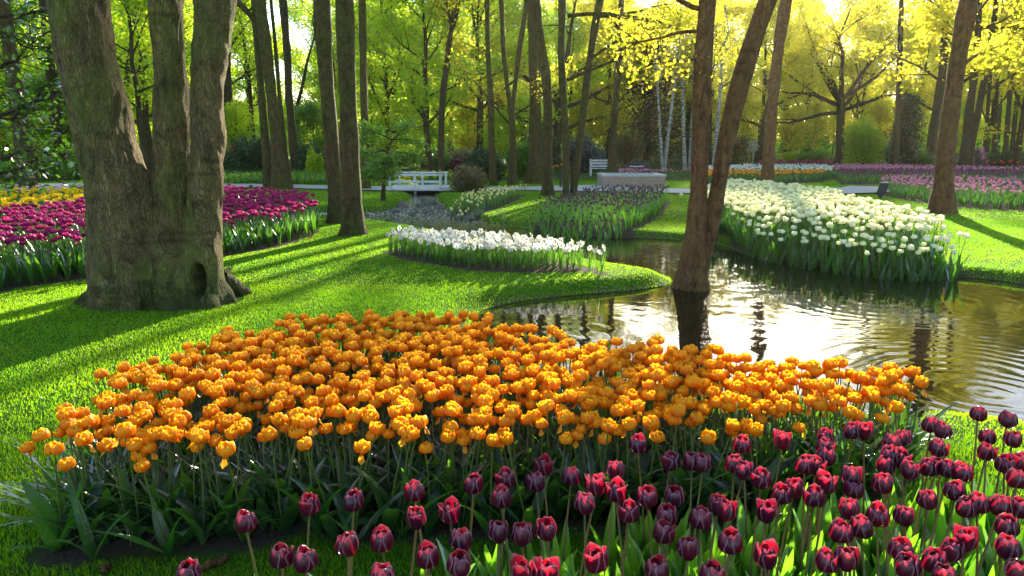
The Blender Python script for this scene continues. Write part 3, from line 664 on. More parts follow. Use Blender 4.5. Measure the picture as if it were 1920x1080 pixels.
# yellow low flowers across the path
YLF=Kind('yellow_primula','flower',[one(i,bloom_tulip(i+80,.04,.03,1,2,.3),.22,foliage_clump(i+69,4,(.15,.25),(.05,.08),(.2,.6),(.3,.8),2,2,.2)) for i in range(2)],[YELLOWP,STEM,LIME])
GLF=Kind('green_cover','plant',[[('plant',foliage_clump(i+169,6,(.18,.34),(.04,.07),(.1,.7),(.2,.9),0,2,.2),[0])] for i in range(3)],[GREEN])
for nm,b,kd,dm in (('far_yellow_flowers',Z([(690,346),(780,346)],0)+Z([(780,338),(690,336)],.2),YLF,.2),('yellow_flowers_by_path',Z([(740,338),(960,335)],0)+Z([(960,324),(780,324)],.2),YLF,.34),
    ('yellow_flowers_under_bushes',Z([(415,342),(610,342)],0)+Z([(610,332),(415,332)],.2),YLF,.42),('low_green_cover',Z([(415,346),(620,346)],0)+Z([(620,322),(415,322)],.2),GLF,.2),('shade_ground_cover',Z([(-200,340),(260,336)],0)+Z([(260,300),(-200,296)],.2),GLF,.42)):
    kd.mass(nm,poisson(b,dm,41),1.3,nm.replace('_',' ')+' of the garden','plants')
# loose strap leaves along the front of the orange bed, and big leaf rosettes at its rim
r=np.random.RandomState(3)
fr=smooth_poly(Z([(70,1000),(160,1014),(300,1008),(480,996),(650,978),(850,956),(1000,935),(1200,915),(1400,890),(1550,855),(1700,815)],0)+Z([(1700,790),(1400,845),(1000,880),(600,910),(300,930),(100,930)],0),1)
p=poisson(fr,.036,51)
strap=G()
vs=[foliage_clump(400+i,4,(.18,.36),(.005,.010),(.35,1.0),(.6,1.3),0,6,.1,pw=.4) for i in range(6)]
k=r.randint(6,size=len(p))
for i in range(6):
    q=k==i; strap.join(spread(vs[i],np.column_stack([p[q],height(p[q,0],p[q,1])]),r.rand(q.sum())*6.28,.8+.5*r.rand(q.sum())))
tag(strap.obj('undergrowth',STRAP),'thin strap leaves sprawling along the front edge of the orange bed','leaves',kind='stuff')
rim=np.array([q for q in poisson(or_poly,.11,52) if q[1]<2.9 ])
d=pdist(rim[:,0],rim[:,1],or_poly); rim=rim[(d<.34)]
vb=[foliage_clump(500+i,4,(.20,.30),(.055,.085),(.2,.9),(.2,1.0),0,7,.22,wave=.06,pw=.62) for i in range(6)]
g=G(); k=r.randint(6,size=len(rim))
for i in range(6):
    q=k==i
    if q.any(): g.join(spread(vb[i],np.column_stack([rim[q],0*rim[q,0]]),r.rand(q.sum())*6.28,.8+.4*r.rand(q.sum())))
tag(g.obj('bed_leaves',TLEAF2),'broad blue green tulip leaves massed at the front of the orange bed','leaves',kind='stuff')
# extra leaves among the dark red tulips
pr=np.array([q for q in poisson(Z([(700,1120),(900,1010),(1180,1000),(1450,960),(1700,930),(1930,880),(2300,900),(2300,1500),(700,1500)],.0),.085,53,10)])
pr=pr[(pr[:,1]>.9)]
pr=np.array([q for q in pr if np.min(np.hypot(purple_xy[:,0]-q[0],purple_xy[:,1]-q[1]))<.16])
vp=[foliage_clump(600+i,3,(.17,.31),(.04,.065),(.0,.22),(.05,.5),0,8,.3,wave=.05,pw=.62) for i in range(6)]
g=G(); k=r.randint(6,size=len(pr))
for i in range(6):
    q=k==i
    if q.any(): g.join(spread(vp[i],np.column_stack([pr[q],0*pr[q,0]]),r.rand(q.sum())*6.28,.85+.35*r.rand(q.sum())))
tag(g.obj('tulip_leaves',TLEAF),'upright bright green tulip leaves filling the near bed','leaves',kind='stuff')

# ------------------------------------------------------------------ grass
def grass(name,label,y0,y1,dens,hl,wd,seed):
    r=np.random.RandomState(seed); W=.80*y1+.3; area=(y1-y0)*2*W; n=int(area*dens)
    x=r.uniform(-W,W,n); y=r.uniform(y0,y1,n); k=np.abs(x)<.80*y+.35; x,y=x[k],y[k]
    ok=~inpoly(x,y,water_poly)
    x,y=x[ok],y[ok]; ok=np.ones(len(x),bool)
    e=vnoise(x,y,.16,9)*.05+vnoise(x,y,.5,11)*.05
    for b in beds+[or_poly]:
        bb=np.array([q[:2] for q in b]); m=(x>bb[:,0].min()-.3)&(x<bb[:,0].max()+.3)&(y>bb[:,1].min()-.3)&(y<bb[:,1].max()+.3)
        if m.any():
            i=inpoly(x[m],y[m],b); d=pdist(x[m],y[m],b); ok[m]&=~((np.where(i,d,-d)+.07+e[m])>0)
    for pl in paths:
        m=y>17
        if m.any(): ok[m]&=pdist(x[m],y[m],pl,False)>1.0
    for cx_,cy_,cr in trunk_spots: ok&=np.hypot(x-cx_,y-cy_)>cr
    x,y=x[ok],y[ok]; n=len(x); z=height(x,y)-.004
    a=r.rand(n)*2*pi; c,s=np.cos(a),np.sin(a); hh=hl*(.75+.45*r.rand(n))*(1+.25*vnoise(x,y,.35,6)); ww=wd*(.7+.6*r.rand(n)); ln=r.rand(n)**1.3*.9; la=r.rand(n)*2*pi
    def pt(t,sd):
        b=ln*t*t*hh; return np.stack([x+c*ww*sd+np.cos(la)*b, y+s*ww*sd+np.sin(la)*b, z+hh*t*(1-.25*ln*t)],1)
    V=np.stack([pt(0,-.5),pt(0,.5),pt(.55,.42),pt(.55,-.42),pt(1.0,0)],1).reshape(-1,3)
    b=np.arange(n)*5; F=np.concatenate([np.stack([b,b+1,b+2,b+3],1),np.stack([b+3,b+2,b+4,b+4],1)])
    rv=np.clip(.5+.35*vnoise(x,y,.9,8)+.14*(r.rand(n)-.5)+.12*vnoise(x,y,.12,18),0,.999)
    A=np.repeat(np.stack([np.zeros(n),np.zeros(n),rv],1),5,0); A[4::5,1]=1
    g=G(); g.add(V,F,0,A); tag(g.obj(name,GRASS),label,'grass',kind='stuff'); print(name,n)
trunk_spots=[(-3.28,6.25,.40),(-2.9,6.25,.36)]
# ------------------------------------------------------------------ trees
def leaves(c, size, r, up=.35, m=0, aspect=.62, var=.5):
    n=len(c); nr=r.randn(n,3); nr[:,2]+=up*2; nr/=np.linalg.norm(nr,axis=1)[:,None]
    a=np.cross(nr,r.randn(n,3)); a/=np.linalg.norm(a,axis=1)[:,None]+1e-9; b=np.cross(nr,a)
    L=size*(1-var*.5+var*r.rand(n))[:,None]*.5; Wd=L*aspect
    V=np.stack([c-a*L,c+b*Wd-a*L*.1,c+a*L,c-b*Wd-a*L*.1],1).reshape(-1,3)
    F=np.arange(4*n).reshape(-1,4); rv=np.repeat(r.rand(n)*.999,4)
    g=G(); g.add(V,F,m,np.stack([np.zeros(4*n),np.zeros(4*n),rv],1)); return g
def limb(r, p0, az, el, L, rad, wood, anchors, depth=2, nseg=7, gn=.10, curl=.15, sides=6, w_anchor=1.0, nsub=4, minr=.008):
    pts=[np.array(p0,float)]; a,e=az,el; ds=L/nseg
    for i in range(nseg):
        a+=r.uniform(-.22,.22); e+=r.uniform(-.2,.2)+curl*(1.0-e)*.25
        pts.append(pts[-1]+ds*np.array((cos(e)*sin(a),cos(e)*cos(a),sin(e))))
    pts=np.array(pts); t=np.linspace(0,1,nseg+1); rads=np.maximum(rad*(1-t)**.7*.95+rad*.05,minr)
    wood.join(tube(pts,rads,sides))
    if depth>0:
        for k in range(nsub):
            i=r.uniform(.25,.98)*nseg; j=int(min(i,nseg-1)); p=pts[j]+(pts[j+1]-pts[j])*(i-j)
            limb(r,p,a+r.choice([-1,1])*r.uniform(.5,1.2),e+r.uniform(-.4,.5),L*r.uniform(.35,.55)*(1.15-.5*i/nseg),max(rads[j]*.55,minr),wood,anchors,depth-1,max(3,nseg-2),curl=curl,sides=max(3,sides-2),nsub=max(2,nsub-1),minr=minr)
    st=0 if depth==0 else int(nseg*.6)
    for q in pts[st:]: anchors.append(q)
def crownleaf(r, anchors, n, size, sig=.3, up=.35, mi=0):
    an=np.array(anchors); k=r.randint(len(an),size=n); c=an[k]+r.randn(n,3)*sig*np.array((1,1,.6)); c[:,2]=np.maximum(c[:,2],.15)
    return leaves(c,size,r,up)
def make_tree(seed,H,r0,cb,CR,nl,nleaf,ls,el=(.3,.9),sig=.32,depth=2,lean=(0,0),top=.35):
    r=np.random.RandomState(seed); wood=G(); an=[]
    n=9; t=np.linspace(0,1,n); p=np.stack([lean[0]*t*H+r.randn(n).cumsum()*.05*H/9,lean[1]*t*H+r.randn(n).cumsum()*.05*H/9,t*H*.92],1); p[0,:2]=0; p[0,2]=-.15
    rad=r0*(1-t*(1-top)**1)**1.0; rad=np.maximum(r0*(1-.85*t),.02)
    wood.join(tube(p,rad,10,.05,r.rand()*6,.45)); az=r.rand()*6
    for k in range(nl):
        f=cb+(.97-cb)*(k+.5)/nl; f=min(f+r.uniform(-.04,.04),.97); i=f*(n-1); j=int(min(i,n-2)); q=p[j]+(p[j+1]-p[j])*(i-j); az+=2.4+r.uniform(-.4,.4)
        prof=(1-((f-cb)/(1-cb)-.25)**2*.9); L=CR*max(.3,prof)*r.uniform(.8,1.15)
        limb(r,q,az,r.uniform(*el)+.4*(f-cb),L,max(rad[j]*.5,.02),wood,an,depth,7,nsub=4)
    return wood, crownleaf(r,an,nleaf,ls,sig)
def plant_tree(name,wood,crown,bm,lm,loc,rz=0,sc=1,label=None,cat='tree',group=None,tn='trunk',cn='crown'):
    o=empty(name,loc,rz); o.scale=(sc,)*3 if np.isscalar(sc) else sc
    a=wood if isinstance(wood,bpy.types.Mesh) else wood.mesh(tn,[bm]); b=crown if isinstance(crown,bpy.types.Mesh) or crown is None else crown.mesh(cn,lm if isinstance(lm,list) else [lm],smooth=False)
    meshobj(tn,a,o)
    if b: meshobj(cn,b,o)
    return tag(o,label,cat,group)
# --- trunks whose shape is read from the photograph: (x, y, width) down to the foot, at one distance
def px_trunk(name,pts,Y,label,mat=None,extra=3.0,seed=0,leafmat=None,nleaf=1500,nl=7,limbs=(),ls=.10,flare=.35,lobes=.05,sides=20,CR=2.2,z0=None,group=None,stems=None,lz=None,sig=.3):
    r=np.random.RandomState(seed+900); mat=mat or M['bark']; wood=G(); an=[]
    base=None
    for si,pts_ in enumerate([pts]+(stems or [])):
        q=np.array([PY(a,b,Y) for a,b,_ in pts_]); wd=np.array([c_/FPX*Y/2*.94/ (CS-(b-540)/FPX*SN) for _,b,c_ in pts_])
        if base is None: base=q[0].copy(); base[2]=height(np.array([base[0]]),np.array([base[1]]))[0] if z0 is None else z0
        if si==0: q[0,2]=base[2]-.06
        d=(q[-1]-q[-2])/np.linalg.norm(q[-1]-q[-2]); 
        ext=[]; er=[]
        for k in range(1,6):
            ext.append(q[-1]+d*extra*k/5+np.array((r.randn()*.05,r.randn()*.05,0))*k); er.append(wd[-1]*(1-.75*k/5))
        q2=np.vstack([q,ext]); w2=np.concatenate([wd,er])
        # resample smoothly
        L=np.concatenate([[0],np.cumsum(np.linalg.norm(np.diff(q2,axis=0),axis=1))]); m_=int(max(14,L[-1]/.18)); ll=np.linspace(0,L[-1],m_)
        qs=np.stack([np.interp(ll,L,q2[:,i]) for i in range(3)],1); ws=np.interp(ll,L,w2)
        ker=np.array([.25,.5,.25])
        for _ in range(3):
            for i in range(3): qs[1:-1,i]=np.convolve(qs[:,i],ker,'valid')
            ws[1:-1]=np.convolve(ws,ker,'valid')
        ws=ws*(1+.05*np.sin(ll*3.1+seed)+.03*np.sin(ll*7.7+seed*2)+.10*np.maximum(0,np.sin(ll*5.3+seed*3))**8)
        wood.join(tube(qs-base,ws,sides,lobes,seed,flare if si==0 else 0))
        top=qs[qs[:,2]>(lz if lz else PY(960,-30,Y)[2])]
        if len(top)<3: top=qs[-4:]
        for k in range(nl):
            i=r.randint(len(top)); j=len(qs)-len(top)+i
            limb(r,qs[j]-base,r.rand()*6.28,r.uniform(.2,.9),CR*r.uniform(.6,1.1),max(ws[j]*.45,.015),wood,an,2,7,nsub=3)
    for (a,b,w_,az,el,L) in limbs:
        q=PY(a,b,Y); limb(r,q-base,az,el,L,w_/FPX*Y/2,wood,an,2,8,nsub=4,curl=.1)
    cr=crownleaf(r,an,nleaf,ls,sig) if nleaf else None
    return plant_tree(name,wood,cr,mat,leafmat or GOLD,tuple(base),0,1,label,'tree',group)

# --- the big triple trunk on the lawn
def hero():
    Y=6.2; r=np.random.RandomState(2); base=PY(300,588,Y); base[2]=0
    S=[[(250,590,150),(248,540,146),(246,490,140),(238,430,130),(224,370,116),(208,300,105),(182,200,95),(156,100,98),(145,0,102)],
       [(322,590,110),(320,540,104),(320,480,98),(318,420,80),(316,350,68),(315,300,66),(311,200,60),(304,100,60),(296,0,60)],
       [(374,590,118),(371,540,100),(372,490,80),(380,420,64),(383,360,60),(385,300,58),(385,200,57),(386,110,61),(397,0,70)]]
    g=G(); tops=[]
    for si,s in enumerate(S):
        q=np.array([PY(a,b,Y+[0,.05,.0][si]) for a,b,_ in s]); q[:,1]+=[0.0,.12,.05][si]*np.clip((q[:,2])/2,0,1)
        wd=np.array([c_/FPX*Y/2 for _,_,c_ in s]); q[0,2]=-.1
        d=(q[-1]-q[-2]); d/=np.linalg.norm(d); q=np.vstack([q]+[q[-1]+d*k*.9 for k in (1,2,3,4)]); wd=np.concatenate([wd,wd[-1]*np.array([.95,.85,.75,.6])])
        L=np.concatenate([[0],np.cumsum(np.linalg.norm(np.diff(q,axis=0),axis=1))]); ll=np.linspace(0,L[-1],60)
        qs=np.stack([np.interp(ll,L,q[:,i]) for i in range(3)],1); ws=np.interp(ll,L,wd)
        for _ in range(4):
            for i in range(3): qs[1:-1,i]=np.convolve(qs[:,i],[.25,.5,.25],'valid')
            ws[1:-1]=np.convolve(ws,[.25,.5,.25],'valid')
        ws=ws*(1+.03*np.sin(ll*4+si)); t=tube(qs-base,ws,28,.02,si*2,0); V,F,_m,A=t.cat()
        # close both ends so that the stems fuse into one body
        n=len(V); V=np.vstack([V,(qs[0]-base)[None],(qs[-1]-base)[None]]); caps=[((i+1)%28,i,n,n) for i in range(28)]+[(n-29+1+i-0,n-28+(i+1)%28,n+1,n+1) for i in range(28)]
        g.add(V,np.vstack([F,caps]),0); tops.append((qs,ws))
    for (ang,L0,w0) in ((-2.7,.84,.15),(-2.2,.74,.14),(-1.7,.62,.16),(-1.15,.70,.15),(-.62,.84,.17),(-.12,.80,.16),(.5,.9,.15),(1.6,.8,.18),(2.7,.8,.15),(3.35,.98,.13)):
        c0=np.array((.02,.12,0)); t_=np.linspace(0,1,10); rr_=.12+(L0-.12)*t_; zz=.62*(1-t_)**1.7-.07*t_-.02; wob=.06*np.sin(t_*5+ang*3)
        pth=np.stack([c0[0]+rr_*np.cos(ang+wob),c0[1]+rr_*.80*np.sin(ang+wob),zz],1); wd=w0*(1-.72*t_)
        t=tube(pth,wd,14,.06,ang); V,F,_m,A=t.cat(); n=len(V); V=np.vstack([V,pth[0][None],pth[-1][None]])
        caps=[((i+1)%14,i,n,n) for i in range(14)]+[(n-14+i,n-14+(i+1)%14,n+1,n+1) for i in range(14)]; g.add(V,np.vstack([F,caps]),0)
    me=g.mesh('trunk',[M['bark_big']]); o=bpy.data.objects.new('trunk',me); COL.objects.link(o)
    rm=o.modifiers.new('r','REMESH'); rm.mode='VOXEL'; rm.voxel_size=.016; rm.use_smooth_shade=True
    sm=o.modifiers.new('s','SMOOTH'); sm.iterations=34; sm.factor=.5
    dg=bpy.context.evaluated_depsgraph_get(); ev=o.evaluated_get(dg); m2=bpy.data.meshes.new_from_object(ev)
    bpy.data.objects.remove(o)
    n=len(m2.vertices); co=np.empty(n*3,np.float32); m2.vertices.foreach_get('co',co); co=co.reshape(-1,3).astype(float)
    nr=np.empty(n*3,np.float32); m2.vertex_normals.foreach_get('vector',nr); nr=nr.reshape(-1,3)
    # bark plates, burls and the hollow as real relief
    th=np.arctan2(nr[:,1],nr[:,0]); lum=vnoise(co[:,0]*3+nr[:,0],co[:,2]*2.2+co[:,1]*2,.5,21)*.018+(.5-np.abs(vnoise(co[:,0]+co[:,1]*.7+.02*np.sin(co[:,2]*9),co[:,2]*.22,.040,22)))*.014+(.5-np.abs(vnoise(co[:,0]*1.3+co[:,1],co[:,2]*.3,.09,23)))*.012
    low=np.clip(1-co[:,2]/.6,0,1); lum+=low*vnoise(co[:,0]*4+co[:,1]*3,co[:,2]*3,.35,24)*.014
    hq=PY(366,530,Y-.24)-base; dx=(co[:,0]-hq[0])/.050; dz=(co[:,2]-hq[2])/.14; hole=np.exp(-(dx**2+dz**2)**3.0)*(nr[:,1]<-.2)
    rim=np.exp(-((np.hypot((co[:,0]-hq[0])/.085,(co[:,2]-hq[2])/.2)-1)/.25)**2)*(nr[:,1]<-.2)
    bq=PY(262,505,Y-.5)-base; burl=np.exp(-(((co[:,0]-bq[0])/.13)**2+((co[:,2]-bq[2])/.1)**2))*(nr[:,1]<-.2)
    lum+=rim*.018+burl*.02
    co=co+nr*lum[:,None]; co[:,1]+=hole*.30
    m2.vertices.foreach_set('co',co.astype(np.float32).ravel()); m2.update()
    m2.materials.clear(); m2.materials.append(M['bark_hero']); m2.name='trunk'
    tr=empty('triple_trunk_tree',tuple(base)); meshobj('trunk',m2,tr); 
    wood=G(); an=[]
    for qs,ws in tops:
        for k in range(5):
            i=len(qs)-1-r.randint(14); limb(r,qs[i]-base,r.rand()*6.28,r.uniform(.3,1),2.2,.09,wood,an,2,7,nsub=3)
    wood.obj('limbs',M['bark'],tr); crownleaf(r,an,2500,.12,.3).obj('crown',GOLD,tr,smooth=False)
    tag(tr,'massive old tree with three stems fused at the foot, a hollow and mossy roots','tree')
def hero_bark():
    m=bark('bark_hero',(.022,.014,.005),(.34,.245,.10),(.21,.235,.04),.8,1.5,.04,.26); t=m.node_tree
    b=[n for n in t.nodes if n.type=='BSDF_PRINCIPLED'][0]; src=b.inputs['Base Color'].links[0].from_socket
    v=coords(t,(1,1,1)); sp=N(t,'SeparateXYZ'); t.links.new(v,sp.inputs[0])
    ms=ramp(t,math_(t,'ADD',noise(t,v,7,5,.7),math_(t,'MULTIPLY',sp.outputs[2],-.55)),[(.36,(0,0,0)),(.46,(1,1,1))])   # moss grows at the foot
    li=ramp(t,noise(t,v,5.5,6,.75),[(.60,(0,0,0)),(.66,(1,1,1))])
    zz=ramp(t,sp.outputs[2],[(.1,(1,1,1)),(.9,(0,0,0))])
    c=mixc(t,math_(t,'MULTIPLY',math_(t,'MULTIPLY',li,zz),.7),src,(.24,.32,.20)); c=mixc(t,math_(t,'MULTIPLY',ms,.75),c,(.045,.06,.012)); t.links.new(c,b.inputs['Base Color']); return m
M['bark_hero']=hero_bark()
hero()
# pond tree: two stems from one foot standing in the water
px_trunk('pond_tree',[(1297,556,66),(1298,520,56),(1303,480,46),(1309,420,37),(1311,360,36),(1312,300,35),(1314,200,33),(1318,100,33),(1327,0,34)],7.3,'slim reddish tree with two stems standing in the pond',M['bark_pond'],3.5,1,GOLD,1500,4,z0=WL-.05,flare=.22,lobes=.09,
   stems=[[(1306,545,30),(1318,490,30),(1334,430,30),(1345,370,32),(1354,300,34),(1375,200,35),(1403,100,34),(1438,0,35)]],limbs=((1327,60,8,-1.2,.1,.9),(1330,20,10,-1.5,.2,1.4),(1318,110,6,-1.7,-.1,.7)),CR=1.6,sig=.12,ls=.045)
px_trunk('lawn_tree',[(1765,401,44),(1768,380,38),(1772,300,32),(1784,200,31),(1797,100,31),(1815,0,33)],14.3,'brown tree leaning right on the bright lawn, nearest trunk at the right',M['bark_pond'],4.5,2,GOLD,2200,6,limbs=((1788,130,8,1.2,.5,1.6),(1800,60,10,1.5,.2,1.8)),ls=.075,sig=.2)
px_trunk('lawn_tree',[(628,418,32),(630,400,28),(626,340,28),(620,250,28),(615,180,28),(609,100,31),(604,0,34)],12.6,'left of the close pair of tall trunks behind the lawn',None,4.5,3,LIME,1800,5)
px_trunk('lawn_tree',[(662,441,52),(662,425,42),(660,380,40),(657,300,36),(654,200,35),(650,100,34),(646,0,36)],11.0,'right of the close pair of tall trunks, foot flaring on the lawn',None,4.5,4,LIME,1800,5,flare=.25)
px_trunk('slim_tree',[(688,356,17),(686,300,15),(682,180,14),(679,0,15)],22.,'slim trunk half hidden behind the close pair of trunks',None,5,5,LIME,2500,8)
px_trunk('path_tree',[(504,351,20),(500,300,16),(494,230,15),(490,180,14),(484,100,14),(478,0,17)],22.6,'left and paler of the three joined trunks behind the magenta tulips',None,5,6,LIME,2500,8,flare=.2,group=None)
px_trunk('path_tree',[(527,353,36),(522,320,27),(517,250,22),(509,180,21),(500,100,22),(486,0,26)],22.2,'thick dark trunk between two thinner ones behind the magenta tulips',None,5,7,LIME,3500,9,flare=.3,limbs=((487,60,12,-.9,.9,3),(484,40,10,-1.4,.7,3)))
px_trunk('path_tree',[(540,351,17),(533,280,11),(524,180,8),(516,80,7),(508,0,6)],22.8,'thin right stem leaning on the thick dark trunk by the path',None,4,8,LIME,1500,5,flare=.3)
px_trunk('woodland_tree',[(555,318,18),(548,260,15),(542,180,14),(540,120,14),(535,60,14),(530,0,16)],34,'grey trunk against the sky gap left of the close pair',M['bark_far'],6,9,LIME,3000,9)
px_trunk('woodland_tree',[(564,290,11),(559,240,9),(557,200,8),(566,165,6),(575,120,5)],40,'small forked tree right of the grey trunk before the sky gap',M['bark_far'],3,10,LIME,1500,6)
px_trunk('woodland_tree',[(52,356,33),(50,320,31),(42,260,30),(34,200,28),(22,130,26),(10,40,24),(4,0,26)],19,'leaning trunk at the far left behind the beech leaves',None,5,11,LIME,2500,7)
px_trunk('woodland_tree',[(113,305,20),(110,270,19),(102,200,19),(95,140,17),(88,60,15),(80,0,14)],32,'dark trunk between the left frame edge and the big triple trunk',M['bark_far'],5,12,LIME,3000,8)
px_trunk('woodland_tree',[(246,290,10),(240,220,11),(236,180,12),(240,120,8),(248,60,7)],34,'dark forked trunk seen between two stems of the triple trunk',M['bark_far'],4,13,LIME,2000,7)
px_trunk('woodland_tree',[(423,262,9),(423,180,9),(424,100,8),(426,0,8)],44,'thin trunk just right of the triple trunk',M['bark_far'],5,14,LIME,1500,5)
px_trunk('woodland_tree',[(436,255,10),(432,200,10),(428,130,9),(430,60,7)],42,'second thin trunk right of the triple trunk',M['bark_far'],5,15,LIME,1500,5)
px_trunk('woodland_tree',[(474,238,9),(470,190,8),(464,120,7),(455,60,5)],46,'thin bent trunk above the dark rhododendron',M['bark_far'],5,16,LIME,1500,5)
px_trunk('woodland_tree',[(829,326,16),(827,300,12),(828,220,12),(832,160,13),(838,120,12),(842,80,11),(847,50,9)],31,'slim grey trunk forking at the top, left of the central group',M['bark_far'],2,17,GOLD,3500,8,stems=[[(847,50,7),(841,20,6),(838,0,6)],[(847,50,7),(856,20,6),(860,0,6)]],lz=5,CR=2.6)
px_trunk('bank_tree',[(927,346,17),(923,310,13),(921,250,12),(921,200,12),(917,140,10),(914,80,9),(913,0,10)],24.3,'slim wavy trunk, leftmost of the central group by the yellow bush',None,4,18,GOLD,3000,7)
px_trunk('bank_tree',[(962,345,19),(962,310,15),(961,240,13),(958,200,12),(952,170,9),(944,110,8),(940,0,10)],24.5,'forked grey trunk opening into two stems in the central group',None,4,19,GOLD,3000,5,stems=[[(960,215,8),(966,160,9),(974,90,10),(982,40,9),(987,0,9)]],limbs=((962,240,5,-1.3,.6,2.5),(965,215,5,1.2,.6,2)))
px_trunk('bank_tree',[(1000,340,26),(1001,320,22),(1001,200,18),(999,100,17),(997,0,18)],25.5,'thick dark trunk with flared foot, left twin, in the central group',None,4,20,GOLD,2500,6,flare=.5)
px_trunk('bank_tree',[(1011,339,17),(1010,300,14),(1008,200,13),(1007,130,12)],25.9,'paler twin pressed against the thick dark trunk',None,4,21,GOLD,1500,4,flare=.3)
px_trunk('bank_tree',[(1027,367,27),(1026,345,20),(1026,280,18),(1028,200,18),(1023,130,18),(1012,70,17),(1004,0,20)],19.4,'nearest trunk of the central group, bending left high up',None,4,22,GOLD,2500,6,flare=.25)
px_trunk('bank_tree',[(1060,371,13),(1062,340,14),(1061,250,14),(1056,180,14),(1052,100,14),(1055,0,15)],19.0,'straight slim trunk rising from the blackish tulips, left of a leaning one',None,4,23,GOLD,2000,5,flare=.15,limbs=((1064,150,8,1.3,.5,2.5),(1065,30,8,1.5,.05,3)))
px_trunk('bank_tree',[(1074,371,15),(1078,330,15),(1084,290,14),(1093,220,14),(1102,140,14),(1112,70,14),(1124,0,16)],19.2,'slim trunk leaning right out of the blackish tulips',None,4,24,GOLD,2500,5,flare=.15,limbs=((1108,110,6,1.4,.7,2.5),(1118,30,9,1.6,.02,3.2)))
px_trunk('bank_tree',[(1147,328,20),(1148,300,16),(1152,220,14),(1158,140,13),(1162,60,11),(1165,0,11)],30,'lone trunk behind the brick basin beside the white bench',None,4,25,GOLD,3500,8)
px_trunk('oak',[(1045,292,17),(1045,260,16),(1046,210,14),(1050,170,12),(1058,130,10)],42,'big spreading tree behind the central group with dark crooked limbs',M['bark_far'],5,26,GOLD,10000,6,limbs=((1045,240,9,-1.4,.35,6),(1045,250,8,1.4,.35,5),(1046,200,9,-1.0,.6,6),(1046,210,9,1.2,.5,6),(1048,180,9,-1.5,.5,6.5),(1050,160,9,.6,.7,5),(1046,225,8,-1.7,.3,5)),ls=.17,lz=5,CR=4)
px_trunk('oak',[(1575,307,18),(1575,280,16),(1576,240,16),(1577,200,14),(1578,160,9)],49,'dark round topped oak with limbs fanning out, right of the yellow striped bed',M['bark_far'],5,27,GOLD,9500,8,limbs=tuple((1577,y_,8,a_,e_,L_) for y_,a_,e_,L_ in ((212,-1.5,.15,5.5),(208,1.5,.25,5),(200,-1.5,.5,6),(205,1.2,.55,6),(195,-1.2,.8,6.5),(190,1.0,.9,6.5),(190,-.4,1.1,6),(185,2.2,.7,5),(195,-2.4,.7,5),(198,-1.7,.35,6))),ls=.17,lz=6,CR=4.5,sig=.4)
px_trunk('lawn_tree',[(1437,346,28),(1439,320,24),(1445,240,21),(1451,160,21),(1461,80,21),(1475,0,24)],25.2,'straight mossy trunk behind the cream tulips',M['bark_pond'],4,28,GOLD,2500,6,flare=.12)
px_trunk('woodland_tree',[(1427,316,9),(1428,270,8),(1430,230,9),(1434,215,6)],45,'dark trunk with an arching limb left of the straight mossy trunk',M['bark_far'],4,29,GOLD,4000,6,limbs=((1429,240,5,-1.5,.6,3),))
px_trunk('leaning_tree',[(1804,318,19),(1808,290,15),(1816,220,15),(1826,150,13),(1833,80,11),(1836,20,9)],36,'purple grey trunk, left stem of a leaning pair at the right',M['bark_far'],5,30,GOLD,5000,8,flare=.3)
px_trunk('leaning_tree',[(1812,312,15),(1822,270,13),(1834,210,12),(1846,150,12),(1856,90,11),(1866,20,9)],36.6,'purple grey trunk, right stem of a leaning pair at the right',M['bark_far'],5,31,GOLD,5000,8,limbs=((1848,140,7,1.4,.5,4),(1840,180,6,1.5,.8,4)))
px_trunk('woodland_tree',[(1742,300,22),(1748,260,17),(1756,210,16),(1764,160,16),(1770,100,14)],40,'thick dark trunk just left of the leaning lawn tree',M['bark_far'],4,32,GREEN,5000,8)
for i,(x,y,w_,tx,Y_) in enumerate(((1682,292,13,1690,38),(1847,290,8,1866,52),(1863,288,8,1880,50),(1886,292,10,1905,46),(1897,294,9,1926,48),(1872,284,7,1884,60),(1912,286,9,1936,52))):
    px_trunk('wood_edge_trunk',[(x,y,w_),(x*.7+tx*.3,200,w_*.85),(x*.35+tx*.65,110,w_*.8),(tx,20,w_*.7)],Y_,['dark ivy clad trunk behind the bright young tree','slim trunk at the right wood edge, first from the left','slim trunk at the right wood edge, second from the left','stouter trunk at the right wood edge','slim forked trunk at the right wood edge','thinnest trunk at the right wood edge','slim trunk at the far right frame edge'][i],M['bark_far'],4,40+i,GOLD,2500,6)
# birches
for i,(x,y,w_,tx,ty,Y_) in enumerate(((1242,318,7,1232,150,38),(1245,318,8,1268,130,38.5),(1284,314,8,1279,150,39),(1293,314,7,1300,170,39.5),(1337,320,8,1352,150,37),(1346,240,5,1356,100,41))):
    px_trunk('birch',[(x,y,w_),(x*.75+tx*.25,y*.75+ty*.25,w_*.9),(x*.45+tx*.55,y*.45+ty*.55,w_*.8),(tx,ty,w_*.6)],Y_,['white birch, left stem of the pair before the dark conifer','white birch, right stem of the pair before the dark conifer','white birch left of the pond tree','short white birch close to the pond tree','white birch between the two pond tree stems','thin white birch high between the pond tree stems'][i],M['birch'],4,60+i,GOLD,1500,7,flare=.1,lobes=.02,lz=4,CR=1.8)
